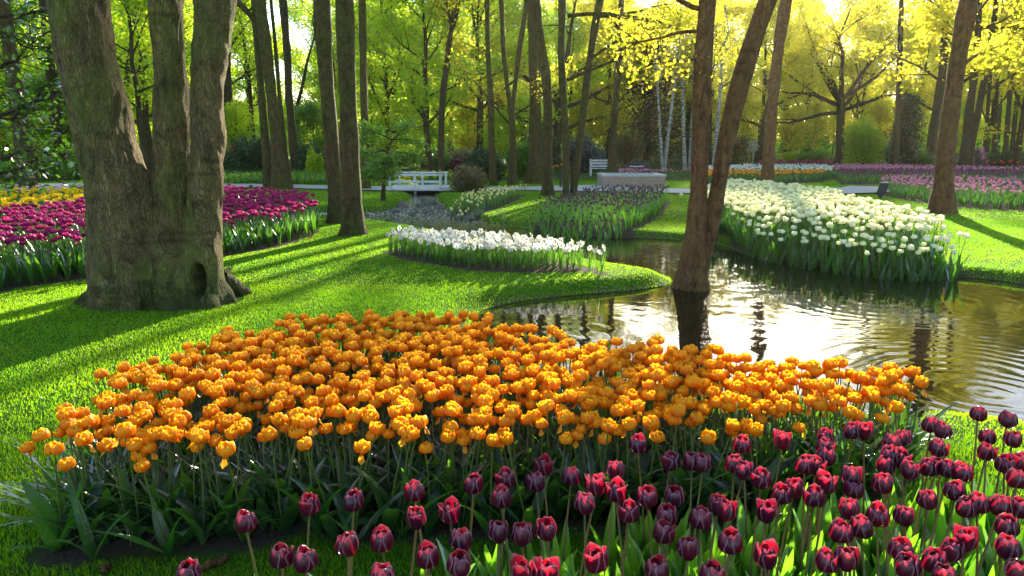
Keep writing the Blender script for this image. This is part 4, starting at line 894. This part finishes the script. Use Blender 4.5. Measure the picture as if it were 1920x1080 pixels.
# conifers with drooping boughs
def conifer(seed,H,CR,n,lm,loc,label,sc=1):
    r=np.random.RandomState(seed); wood=G(); wood.join(tube([(0,0,-.1),(0,0,H*.5),(0,0,H)],[.22,.13,.03],8,flare=.2)); an=[]
    for k in range(90):
        f=(k+.5)/90; z=H*(.10+.88*f); L=CR*(1-f)**.8*r.uniform(.75,1.1)+.25; a=k*2.4+r.uniform(-.3,.3); pts=[]
        for i in range(6):
            t=i/5; pts.append((sin(a)*L*t,cos(a)*L*t,z-.35*L*t*t-.05*L*t))
        wood.join(tube(pts,np.linspace(.04,.01,6),3))
        for i in range(1,6):
            t=i/5; q=np.array(pts[i])
            for s_ in (-1,0,1): an.append(q+np.array((cos(a),-sin(a),0))*s_*.32*L*(1-.5*t)*t+np.array((0,0,-.1*abs(s_))))
    an=np.array(an); k=r.randint(len(an),size=n); c=an[k]+r.randn(n,3)*np.array((.22,.22,.09))
    plant_tree('conifer',wood,leaves(c,.20,r,.2,aspect=.35),M['bark_far'],lm,loc,0,sc,label)
pc=P(1218,318,0); conifer(5,9.5,2.7,15000,BROWN,(PY(1212,300,44)[0],44,0),'dark brown conifer with drooping boughs behind the birches')
conifer(6,8,2.0,9000,DARK,(PY(1288,300,46)[0],46,0),'dark conifer half hidden behind the pond tree')
conifer(7,4.2,.9,5000,DARK,(PY(1692,312,40)[0],40,0),'narrow dark conifer beside the bright young tree')
# shrubs: uneven mounds of leaves on a few stems
def shrub(seed,px,py,wpx,hpx,Y,mat,label,n=3500,ls=.10,name='shrub',cat='shrub',flower=None,nf=0,depthf=.8):
    r=np.random.RandomState(seed+1000); b=PY(px,py,Y); b[2]=0.0; W=wpx/FPX*Y/2; Hh=hpx/FPX*Y; nb=9
    cs=[]; 
    for k in range(nb):
        a=k*2.4; q=r.rand()**.5*.68; cs.append((cos(a)*q*W,sin(a)*q*W*depthf,Hh*r.uniform(.35,.72)*(1-.3*q),W*r.uniform(.32,.5),Hh*r.uniform(.24,.36)))
    cs=np.array(cs); k=r.randint(nb,size=n); v=r.randn(n,3); v/=np.linalg.norm(v,axis=1)[:,None]; rad=(r.rand(n)**.28)*(1+.10*r.randn(n))
    c=cs[k,:3]+v*rad[:,None]*np.stack([cs[k,3],cs[k,3],cs[k,4]],1)
    lowk=r.rand(n)<.3; c[lowk,2]*=r.rand(lowk.sum()); c[:,2]=np.abs(c[:,2])+.03
    wood=G()
    for q in cs:
        wood.join(tube([(q[0]*.15,q[1]*.15,-.05),(q[0]*.6,q[1]*.6,q[2]*.5),tuple(q[:3]),(q[0]*1.1,q[1]*1.1,q[2]+q[4]*.7)],[.03,.022,.014,.006],4))
    lv=leaves(c,ls,r,.4,aspect=.5)
    o=empty(name,tuple(b)); wood.obj('stems',M['bark_far'],o); lv.obj('foliage',mat,o,smooth=False)
    if flower:
        kk=r.randint(nb,size=nf); v=r.randn(nf,3); v[:,1]=-np.abs(v[:,1])*.8; v[:,2]=np.abs(v[:,2]); v/=np.linalg.norm(v,axis=1)[:,None]
        fc=cs[kk,:3]+v*np.stack([cs[kk,3],cs[kk,3],cs[kk,4]],1)*1.04; fc=np.repeat(fc,14,0)+r.randn(nf*14,3)*.055
        leaves(fc,.09,r,.3).obj('blossom',flower,o,smooth=False)
    return tag(o,label,cat)
shrub(1,470,330,130,78,30,DARK,'dark rhododendron mound right of the triple trunk',9000,.13,flower=REDP,nf=6)
shrub(2,583,325,95,62,31,DARK,'dark rhododendron between the path trunks and the close pair',7000,.13)
shrub(3,590,312,40,60,28,LIME,'pale fern green shrub before the dark rhododendron',2500,.12)
shrub(4,876,358,92,50,21.0,OLIVE,'olive brown bush at the right end of the white bridge',6000,.07)
shrub(5,903,335,95,62,27,DARK,'dark green bush behind the olive one',7000,.11)
shrub(6,826,304,46,30,38,GREEN,'rounded bright green bush left of the maroon one',3000,.12)
shrub(7,862,311,44,34,36,MAROON,'maroon leaved maple bush in mid distance',4000,.10)
shrub(8,868,298,62,38,41,CREAMB,'pale flowering bush above the maroon maple',4000,.12,flower=PALEP,nf=14)
shrub(9,815,302,50,30,44,GREYP,'grey green bush behind the slim grey trunk',3000,.14)
shrub(10,975,332,60,75,29,GREEN,'tall green rhododendron between forked and thick trunks',7000,.12)
shrub(11,1010,320,90,95,33,DARK,'dark evergreen behind the thick twin trunks',7000,.15)
shrub(12,1092,320,85,72,35,GREYP,'grey purple rhododendron left of the white bench',8000,.12)
shrub(13,1195,322,62,24,34,GREYP,'low blue grey bush behind the brick basin',3500,.11)
shrub(14,1180,316,80,70,42,OLIVE,'loose olive shrub between bench and birches',5000,.14)
shrub(15,1615,312,72,108,42,LIME,'bright young tree with upright foliage beside the oak',9000,.15)
shrub(16,1672,312,46,62,44,CREAMB,'pale yellow sunlit shrub right of the bright young tree',3500,.15)
shrub(17,1722,316,70,40,40,GREEN,'green shrub with mauve blossom left of the lawn tree',5000,.12,flower=PINKP,nf=10)
shrub(18,1820,316,62,42,38,GREYP,'rhododendron with mauve blossom between the leaning pair and hedge',5000,.12,flower=PINKP,nf=26)
shrub(19,1885,316,90,38,42,DARK,'dark clipped shrub above the red tulips at the right edge',6000,.14)
shrub(20,1960,318,110,40,44,DARK,'dark shrub cut by the right frame edge',6000,.14)
shrub(21,1520,314,70,26,52,GREEN,'low green shrub left of the oak trunk',2500,.15)
shrub(22,1480,312,60,18,56,LIME,'low lime shrub behind the white striped bed',2000,.15)
shrub(23,60,335,150,42,27,GREEN,'fresh green ground shrub at the left behind the yellow tulips',6000,.12)
shrub(24,130,332,110,34,29,GREEN,'spreading green shrub left of the triple trunk',5000,.12)
shrub(25,-40,330,160,60,30,DARK,'dark shrub at the left frame edge',6000,.13)
shrub(26,262,332,60,42,30,DARK,'dark shrub under the far wooden bridge',3000,.12)
shrub(27,1370,315,90,60,50,OLIVE,'olive shrub behind the pond tree stems',3500,.16)
shrub(28,730,318,110,36,44,GREEN,'green shrub band behind the small magnolia',5000,.15)
shrub(29,1760,306,90,26,50,DARK,'low dark shrub behind the lawn tree',3500,.15)
YV=[]
for i in range(4):
    wd_,cr_=make_tree(700+i,4.2,.05,.10,1.5,14,5200,.12,(.5,1.1),.26,1)
    YV.append((wd_.mesh('trunk',[M['bark_far']]),[cr_.mesh('crown',[m_],smooth=False) for m_ in (LIME,GREEN,GOLD)]))
r=np.random.RandomState(5)
for i,(px,D,s,c_) in enumerate(((20,30,1.0,0),(110,36,1.2,1),(232,50,1.1,0),(445,40,1.0,0),(560,42,1.1,0),(590,36,.9,1),(700,38,1.2,0),(745,46,1.3,0),(790,42,1.1,0),(880,46,1.2,2),(935,38,.9,0),(985,46,1.3,0),(1090,44,1.2,2),(1135,50,1.3,2),(1390,54,1.2,2),(1480,58,1.3,2),(1520,62,1.2,2),(1640,56,1.3,2),(1800,56,1.2,0),(1880,62,1.3,0),(160,44,1.2,0),(-30,36,1.3,1),(310,48,1.3,0),(640,48,1.3,0),(1560,70,1.5,2),(1700,64,1.4,2),(1030,52,1.2,2),(1250,56,1.4,2),(1340,60,1.3,2),(1930,50,1.4,0))):
    x_=PY(px,300,D)[0]; wm,cm=YV[i%4]; o=empty('young_tree',(x_,D,-.05),r.rand()*6.28); s*=r.uniform(.85,1.1); o.scale=(s*1.15,s*1.15,s*.85); meshobj('trunk',wm,o); meshobj('crown',cm[c_],o)
    tag(o,'young %s tree in the undergrowth, %s of the garden edge, %s'%(['lime','deep green','golden'][c_],'far left' if px<300 else 'left centre' if px<800 else 'centre' if px<1150 else 'right centre' if px<1600 else 'far right','nearer' if D<45 else 'deeper in the wood'),'tree','young trees under the wood')
# small spreading tree by the stream
def magnolia():
    r=np.random.RandomState(77); Y=17.6; b=PY(718,374,Y); b[2]=0; wood=G(); an=[]
    p=[PY(718,376,Y),PY(720,340,Y),PY(722,310,Y),PY(728,285,Y),PY(735,262,Y)]; p=np.array(p)-b; p[0,2]=-.05; wood.join(tube(p,[.055,.045,.04,.034,.02],8,.05,0,.3))
    for k in range(13):
        i=1+k%4; q=p[min(i,4)]; limb(r,q,k*2.4,r.uniform(-.05,.55),r.uniform(.55,.95),.022,wood,an,2,6,nsub=4,curl=-.05,minr=.004)
    an=[q for q in an if q[2]>.28]
    plant_tree('magnolia',wood,crownleaf(r,an,4200,.085,.11,.6),M['bark_far'],GREEN,tuple(b),0,1,'small spreading tree with fresh green leaves by the white bridge')
magnolia()
# beech reaching in from the left with dark twigs and glossy leaves
def beech():
    r=np.random.RandomState(31); Y=6.8; b=np.array((-7.6,Y+.6,0)); wood=G(); an=[]
    wood.join(tube([(0,0,-.1),(.05,0,1.2),(.1,0,2.6),(.05,.1,4.5),(0,.1,6)],[.2,.16,.15,.12,.06],12,.05,0,.4))
    for (x0,y0,x1,y1,x2,y2,w_) in ((-80,250,40,200,125,120,.022),(-80,230,30,215,130,150,.018),(-60,340,60,310,135,230,.018),(-80,90,10,60,70,110,.018),(-60,290,50,285,120,290,.014),(-80,160,20,120,90,60,.02),(-40,20,20,30,80,20,.02),(-60,330,20,335,110,335,.012),(-90,200,0,170,60,235,.015)):
        pp=[np.array((.05,0,1.3+(330-y0)/330*1.6)),PY(x0,y0,Y)-b,PY(x1,y1,Y-.1)-b,PY(x2,y2,Y-.2)-b]; pp=np.array(pp); tt=np.linspace(0,3,12)
        q=np.stack([np.interp(tt,range(4),pp[:,i]) for i in range(3)],1); q[1:-1]+=r.randn(10,3)*.02; wood.join(tube(q,np.linspace(w_*1.4,w_*.25,12),5))
        for j in range(4,12):
            for s_ in range(2):
                limb(r,q[j],r.uniform(.4,2.6),r.uniform(-.5,.5),r.uniform(.2,.5),.006,wood,an,1,4,nsub=2,minr=.003)
    a=np.array(an); k=r.randint(len(a),size=1150); c=a[k]+r.randn(1150,3)*.045
    plant_tree('beech',wood,leaves(c,.066,r,.5,aspect=.6),M['bark_far'],BEECH,tuple(b),0,1,'beech whose dark twigs and small glossy leaves hang in at the left edge')
beech()
# --- the wood behind
VAR=[]
for i in range(6):
    H=[11,12,10,12,9,11][i]; wd,cr=make_tree(300+i,H,[.17,.2,.15,.22,.13,.18][i],[.22,.3,.18,.28,.15,.35][i],[3.2,3.6,2.8,3.8,2.6,3.0][i],[17,19,15,20,14,15][i],[11500,13000,10000,14000,9000,10000][i],.15,(.15,.9),.34)
    VAR.append((wd.mesh('trunk',[M['bark_far']]),[cr.mesh('crown',[m_],smooth=False) for m_ in (GOLD,LIME)]))
r=np.random.RandomState(12); placed=[]
side=lambda az:'far left' if az<-22 else 'left centre' if az<-6 else 'centre' if az<8 else 'right centre' if az<22 else 'far right'
for (D0,D1,nt_,sep) in ((33,42,9,5.5),(44,58,17,5.5),(60,80,24,6.5),(84,112,30,8)):
    tries=0; c_=0
    while c_<nt_ and tries<4000:
        tries+=1; az=r.uniform(-40,40); D=r.uniform(D0,D1); x,y=D*sin(R(az)),D*cos(R(az))
        if any(math.hypot(x-a,y-b)<sep for a,b in placed): continue
        if (-19.5<az<-15.2): continue            # the gap of open sky
        if D<54 and 17<az<31: continue
        if D<44 and (-2<az<22): continue
        placed.append((x,y)); k=r.randint(6); hmax=CAMZ+.27*D if az>-14 else CAMZ+.36*D
        Hk=[11,12,10,12,9,11][k]; s=r.uniform(.9,1.35); hmax=CAMZ+.186*D if 9<az<22.5 else hmax; s=min(s*(1+max(0,D-50)/90),hmax/Hk)
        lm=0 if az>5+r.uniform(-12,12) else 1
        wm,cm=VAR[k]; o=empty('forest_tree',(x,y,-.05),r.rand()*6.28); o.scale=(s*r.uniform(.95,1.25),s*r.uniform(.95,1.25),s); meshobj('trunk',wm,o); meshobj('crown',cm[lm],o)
        tag(o,'%s woodland tree in spring leaf, %s of the wood, %s row'%(['golden','lime green'][lm],side(az),'front' if D<43 else 'second' if D<59 else 'third' if D<82 else 'rearmost'),'tree','trees of the wood behind the garden'); c_+=1
# far wood: reads as one glowing mass low down
c=[]; n=170000; az=R(1)*r.uniform(-44,44,n); D=r.uniform(110,140,n); z=r.rand(n)**1.3*(15+5*np.sin(az*23)+4*np.sin(az*57+1))*(1-.5*np.exp(-((az+R(17.3))/R(2))**2)); 
cl=vnoise(az*120,z*1.0,2.2,77); k=(cl+r.rand(n)*.9)>-.45; C_=np.stack([D*np.sin(az),D*np.cos(az),z+.2],1)[k]
tag(leaves(C_,.62,r,.3,aspect=.7).obj('far_woodland',LIME,smooth=False),'yellow green depth of the wood beyond all single trees','woodland',kind='stuff')
n=16000; az=R(1)*r.uniform(-44,44,n); D=r.uniform(62,100,n); cl=vnoise(az*140,D,3,79); k=(cl+r.rand(n)*.7)>0; z=r.rand(n)*1.9*(1+.6*cl)
tag(leaves(np.stack([D*np.sin(az),D*np.cos(az),np.abs(z)+.1],1)[k],.40,r,.3,aspect=.6).obj('undergrowth_far',GREEN,smooth=False),'low undergrowth on the floor of the wood','undergrowth',kind='stuff')

# ------------------------------------------------------------------ built things
WOODW=principled('white_paint',lambda t: ramp(t,noise(t,coords(t,(1,1,1)),6,5,.7),[(.35,(.30,.31,.29)),(.55,(.55,.56,.57))]),.5); GREYW=principled('grey_wood',(.20,.20,.19),.7); DKW=principled('dark_wood',(.03,.022,.016),.8)
STONE=principled('boulder',lambda t: ramp(t,noise(t,coords(t,(1,1,1)),7,7,.7),[(.3,(.07,.055,.035)),(.5,(.22,.19,.14)),(.7,(.12,.12,.05))]),.8,lambda t:(noise(t,coords(t,(1,1,1)),9,8,.8),1.0,.08))
def brickc(t):
    b=N(t,'TexBrick'); v=coords(t,(1,1,1)); tc=N(t,'Mapping'); tc.inputs['Rotation'].default_value=(pi/2,0,0); t.links.new(v,tc.inputs[0]); t.links.new(tc.outputs[0],b.inputs['Vector'])
    b.inputs['Color1'].default_value=(.20,.10,.06,1); b.inputs['Color2'].default_value=(.32,.19,.12,1); b.inputs['Mortar'].default_value=(.42,.40,.36,1); b.inputs['Scale'].default_value=1.0
    b.inputs['Brick Width'].default_value=.11; b.inputs['Row Height'].default_value=.035; b.inputs['Mortar Size'].default_value=.004; return b.outputs[0]
BRICK=principled('brick',brickc,.85); SLAB=principled('stone_coping',lambda t: ramp(t,noise(t,coords(t,(1,1,1)),9,6,.6),[(.3,(.28,.29,.30)),(.7,(.45,.46,.47))]),.6)
def footbridge(x0,x1,Y,wd,zdeck,hrail,mat,label,nposts,post=.07):
    o=empty('footbridge',((x0+x1)/2,Y,0)); hx=(x1-x0)/2
    box(-hx-.1,hx+.1,0,wd,zdeck-.09,zdeck).obj('deck',mat,o,smooth=False); box(-hx,hx,.06,.16,zdeck-.26,zdeck-.092).obj('beam',DKW,o,smooth=False)
    for side_ in (0,1):
        yy=0.0 if side_==0 else wd
        for k in range(nposts):
            x=-hx+.05+(2*hx-.1)*k/(nposts-1); box(x-post/2,x+post/2,yy-.035,yy+.035,zdeck-.22 if side_==0 else zdeck,zdeck+hrail-.001).obj('post',mat,o,smooth=False)
        box(-hx-.05,hx+.05,yy-.055,yy+.055,zdeck+hrail,zdeck+hrail+.05).obj('handrail',mat,o,smooth=False)
        if side_==0: box(-hx,hx,yy-.015,yy+.015,zdeck+hrail*.42,zdeck+hrail*.42+.075).obj('rail',mat,o,smooth=False)
    return tag(o,label,'bridge')
bx0=PY(728,355,21.3)[0]; bx1=PY(829,355,21.3)[0]
footbridge(bx0,bx1,21.3,1.8,.08,.38,WOODW,'small white wooden footbridge over the stream',3,.07)
footbridge(PY(225,285,42)[0],PY(300,285,42)[0],42,1.5,.95,.55,GREYW,'grey wooden footbridge seen between two stems of the triple trunk',4,.08)
def rock(px,py,wpx,hpx,seed,label,z=WL,name='boulder'):
    r=np.random.RandomState(seed); b=P(px,py,z); s=b[1]/FPX; g=G(); nu,nv=18,11
    th=np.arange(nu)/nu*2*pi; ph=np.linspace(0,pi,nv+1); T,Ph=np.meshgrid(th,ph); d=np.stack([np.cos(T)*np.sin(Ph),np.sin(T)*np.sin(Ph),np.cos(Ph)],2).reshape(-1,3)
    rr=np.ones(len(d))
    for k in range(9):
        n_=r.randn(3); n_/=np.linalg.norm(n_); rr=np.minimum(rr,(.72+.2*r.rand())/np.maximum(d@n_,.01))
    rr*=1+.05*vnoise(d[:,0]*2+d[:,2],d[:,1]*2+d[:,2]*3,.5,seed)
    V=d*rr[:,None]*np.array((wpx*s*.46,wpx*s*.42,hpx*s*.80)); g.add(V,grid_faces(nu,nv,True),0); V[:,2]+=hpx*s*.15
    o=g.obj(name,STONE); o.location=(b[0],b[1],z); 
    return tag(o,label,'rock')
for i,(x,y,w_,h_,lab) in enumerate(((895,408,40,17,'largest grey boulder on the bank beside the lemon daffodils'),(800,385,25,21,'rounded pale boulder under the bridge'),(816,384,16,11,'dark stone right of the rounded pale boulder'),(827,394,16,13,'wet stone at the right side of the cascade'),
    (785,388,14,10,'small stone left of the rounded pale boulder'),(780,398,15,10,'flat stone at the left of the cascade'),(798,400,15,11,'pointed stone in the middle of the cascade'),(807,396,13,9,'small dark stone in the middle of the cascade'),(812,402,16,6,'low wet stone at the front of the cascade'),
    (772,403,17,8,'low stone at the front left of the cascade'),(756,390,24,14,'broad stone against the left bank of the stream'),(742,397,22,9,'flat wet stone at the foot of the left bank'),(690,404,18,5,'flat stone beside the foot of the close trunk pair'),(745,404,18,5,'flattest stone by the left bank, just above the water'),(880,412,26,9,'dark low stone left of the largest boulder'),(862,410,24,10,'dark edge stone under the lemon daffodils'),(846,403,20,10,'dark edge stone at the left corner of the lemon daffodils'))):
    rock(x,y,w_,h_,70+i,lab)
# stone edging along the left stream bank
def basin():
    Y=23.0; a=PY(1130,349,Y); b=PY(1247,349,Y); x0,x1=a[0],b[0]; o=empty('brick_basin',((x0+x1)/2,Y,0)); h=(x1-x0)/2; H=.36; D=1.5; t=.16
    box(-h,h,0,t,-.03,H).obj('wall',BRICK,o,smooth=False); box(-h,h,D-t,D,-.03,H).obj('wall',BRICK,o,smooth=False)
    box(-h,-h+t,t,D-t,-.03,H).obj('wall',BRICK,o,smooth=False); box(h-t,h,t,D-t,-.03,H).obj('wall',BRICK,o,smooth=False)
    g=G()
    for q in ((-h-.03,h+.03,-.03,t+.05),(-h-.03,h+.03,D-t-.05,D+.03),(-h-.03,-h+t+.05,t+.05,D-t-.05),(h-t-.05,h+.03,t+.05,D-t-.05)): g.join(box(*q,H,H+.055))
    g.obj('coping',SLAB,o,smooth=False)
    box(-h+t,h-t,t,D-t,0,H-.1).obj('pool',M['water'],o,smooth=False)
    tag(o,'low brick basin with grey stone coping beyond the blackish tulips','basin')
    q=empty('display_board',(PY(1195,330,Y)[0],Y+.5,0)); METAL=principled('post_metal',(.3,.3,.3),.4,metal=.6)
    tube([(0,0,0),(0,0,H+.30)],[.012,.012],6).obj('post',METAL,q); k=box(-.17,.28,-.1,.1,H+.30,H+.325); k.obj('panel',WOODW,q,smooth=False); tag(q,'white tilted reading board on a thin post behind the brick basin','sign')
basin()
def bench():
    Y=31; b=PY(1125,327,Y); o=empty('park_bench',(b[0],Y,0)); h=.40; L=.42
    for k in range(3): box(-L,L,.02,.05,.42+k*.13,.50+k*.13).obj('backrest_slat',WOODW,o,smooth=False)
    for k in range(3): box(-L,L,-.36+k*.12,-.27+k*.12,.34,.37).obj('seat_slat',WOODW,o,smooth=False)
    for s in (-1,1):
        for yy in (-.34,.0): box(s*L-.03,s*L+.03,yy-.02,yy+.02,0,.34 if yy<-.1 else .80).obj('leg',WOODW,o,smooth=False)
        box(s*L-.035,s*L+.035,-.36,-.021,.52,.56).obj('armrest',WOODW,o,smooth=False)
    o.scale=(1.05,1,.95); tag(o,'white garden bench behind the brick basin and the lone trunk','bench')
bench()
BLK_=principled('black_plastic',(.012,.013,.016),.45)
def info_sign():
    q=P(1651,372,0); Y=q[1]; o=empty('bed_sign',(q[0],Y,0)); s=Y/FPX
    g=G(); V=[(-.02,0,-.02),(.02,0,-.02)]
    pts=[(1650,374),(1645,361),(1651,343),(1668,343),(1660,364)]; P2=[PY(a,b,Y)-q for a,b in pts]
    f=[tuple(p) for p in P2]; bk=[(p[0],p[1]+.03,p[2]) for p in P2]; V=f+bk; n=5
    F=[(0,1,2,3),(0,3,4,4),(5,8,7,6),(5,9,8,8)]+[(i,i+5,(i+1)%5+5,(i+1)%5) for i in range(5)]
    g.add(V,F,0); g.obj('panel',BLK_,o,smooth=False)
    box(P2[2][0]+.005,P2[3][0]-.005,-.012,.045,P2[2][2]+.001,P2[2][2]+.012).obj('cap',WOODW,o,smooth=False)
    tag(o,'black pointed plant sign leaning on the lawn by the pink tulips','sign')
info_sign()
def lamp():
    Y=22.5; b=PY(1051,347,Y); o=empty('garden_post',(b[0],Y,0)); tube([(0,0,-.02),(0,0,.55),(0,0,.62)],[.035,.035,.03],8).obj('post',BLK_,o)
    box(-.02,.12,-.03,.03,.56,.60).obj('arm',BLK_,o,smooth=False); tag(o,'short black post between the slim trunks of the central group','post')
lamp()
def fingerpost():
    Y=46; b=PY(1411,305,Y); o=empty('signpost',(b[0],Y,0)); tube([(0,0,0),(0,0,1.7)],[.04,.04],6).obj('post',GREYW,o)
    for k,(a,c_) in enumerate(((-.45,.30),(-.30,.42),(-.42,.25))): box(a,c_,-.02,.02,.95+k*.22,1.10+k*.22).obj('board',GREYW,o,smooth=False)
    tag(o,'grey signpost with stacked boards left of the straight mossy trunk','sign')
fingerpost()
# thin black stakes standing in the far lawns
for i,(x,y,h_) in enumerate(((1543,342,34),(1576,355,12),(1612,350,10))):
    b=P(x,y,0); o=tube([(0,0,-.02),(0,0,h_/FPX*b[1]*1.1)],[.006,.006],5).obj('garden_stake',BLK_); o.location=tuple(b); tag(o,['tall thin stake by the far striped bed','thin stake in the far lawn, left one','thin stake in the far lawn, right one'][i],'stake')
# dry twig in the near grass
for i,(x0,y0,x1,y1) in enumerate(((372,1068,425,1043),(188,1072,205,1058))):
    a=P(x0,y0,.03); b=P(x1,y1,.04); rr_=np.random.RandomState(i); t=np.linspace(0,1,9); p=a+(b-a)*t[:,None]+rr_.randn(9,3)*.004; g=tube(p-a,.012*np.sin(np.linspace(.3,2.8,9))+.002,7,.3,1)
    o=g.obj('dry_twig',M['bark_pond']); o.location=tuple(a); tag(o,['mossy dry twig lying in the near grass','short piece of dry wood in the near grass, lower left'][i],'twig')
# fallen blooms
for i,(px,py) in enumerate(((1277,378),(1288,383))):
    q=P(px,py,.02); o=bpy.data.objects.new('fallen_bloom',CRE.vars[i][0][1]); COL.objects.link(o); o.location=(q[0],q[1],.05-.0); o.rotation_euler=(1.4,.3,i*2.); o.scale=(1.6,)*3
    o.location=(q[0],q[1]+.42*1.6*.95*cos(i*2.)*1.0,.05); tag(o,['white bloom fallen on the far bank lawn, left one','white bloom fallen on the far bank lawn, beside the pond tree'][i],'flower')

grass('near_grass','lush near lawn grass lit from behind',1.0,3.2,13000,.026,.0028,61)
grass('lawn_grass','mown lawn grass around the big tree',3.2,7,6500,.022,.004,62)
grass('lawn_grass_beyond','mown lawn grass towards the pond banks',7,13,2600,.020,.007,63)
grass('far_lawn_grass','far mown lawn grass',13,27,500,.022,.016,64)

# ------------------------------------------------------------------ air
m,t=newmat('haze'); pv=N(t,'VolumePrincipled'); pv.inputs['Color'].default_value=(1.0,.90,.72,1); pv.inputs['Density'].default_value=HAZE; pv.inputs['Anisotropy'].default_value=.65
o_=N(t,'OutputMaterial'); t.links.new(pv.outputs[0],o_.inputs['Volume'])
tag(box(-140,140,-4,150,-1.6,40).obj('haze',m,smooth=False),'thin golden haze in the air of the wood','haze',kind='stuff')

# petals, seed scales and leaves drifting on the pond, and a few on the lawn
r=np.random.RandomState(91); n=5200; x=r.uniform(-6,9,n); y=r.uniform(3,16,n); k=inpoly(x,y,water_poly)&((vnoise(x+y*.3,y*1.5,.9,92)+.5*vnoise(x,y,.3,93)+(r.rand(n)-.5)*.5)>.25); x,y=x[k],y[k]
g=G(); a=r.rand(len(x))*6.28; s=r.uniform(.003,.009,len(x)); c_,s_=np.cos(a)*s,np.sin(a)*s
V=np.stack([np.stack([x-c_,y-s_,0*x],1),np.stack([x+s_*.5,y-c_*.5,0*x],1),np.stack([x+c_,y+s_,0*x],1),np.stack([x-s_*.5,y+c_*.5,0*x],1)],1).reshape(-1,3); V[:,2]=WL+.003
g.add(V,np.arange(len(V)).reshape(-1,4),0,np.repeat(np.stack([0*x,0*x,r.rand(len(x))],1),4,0)); tag(g.obj('floating_petals',PALEP if False else CREAMB,smooth=False),'pale seed scales and petals drifting on the pond','petals',kind='stuff')
n=900; x=r.uniform(-7,9,n); y=r.uniform(1.5,16,n); k=~inpoly(x,y,water_poly)&~inpoly(x,y,or_poly); x,y=x[k],y[k]; z=height(x,y)+.018; c=np.stack([x,y,z],1)
lf=leaves(c,.022,r,1.6); tag(lf.obj('fallen_leaf_scales',CREAMB,smooth=False),'pale seed scales lying in the grass','leaf litter',kind='stuff')
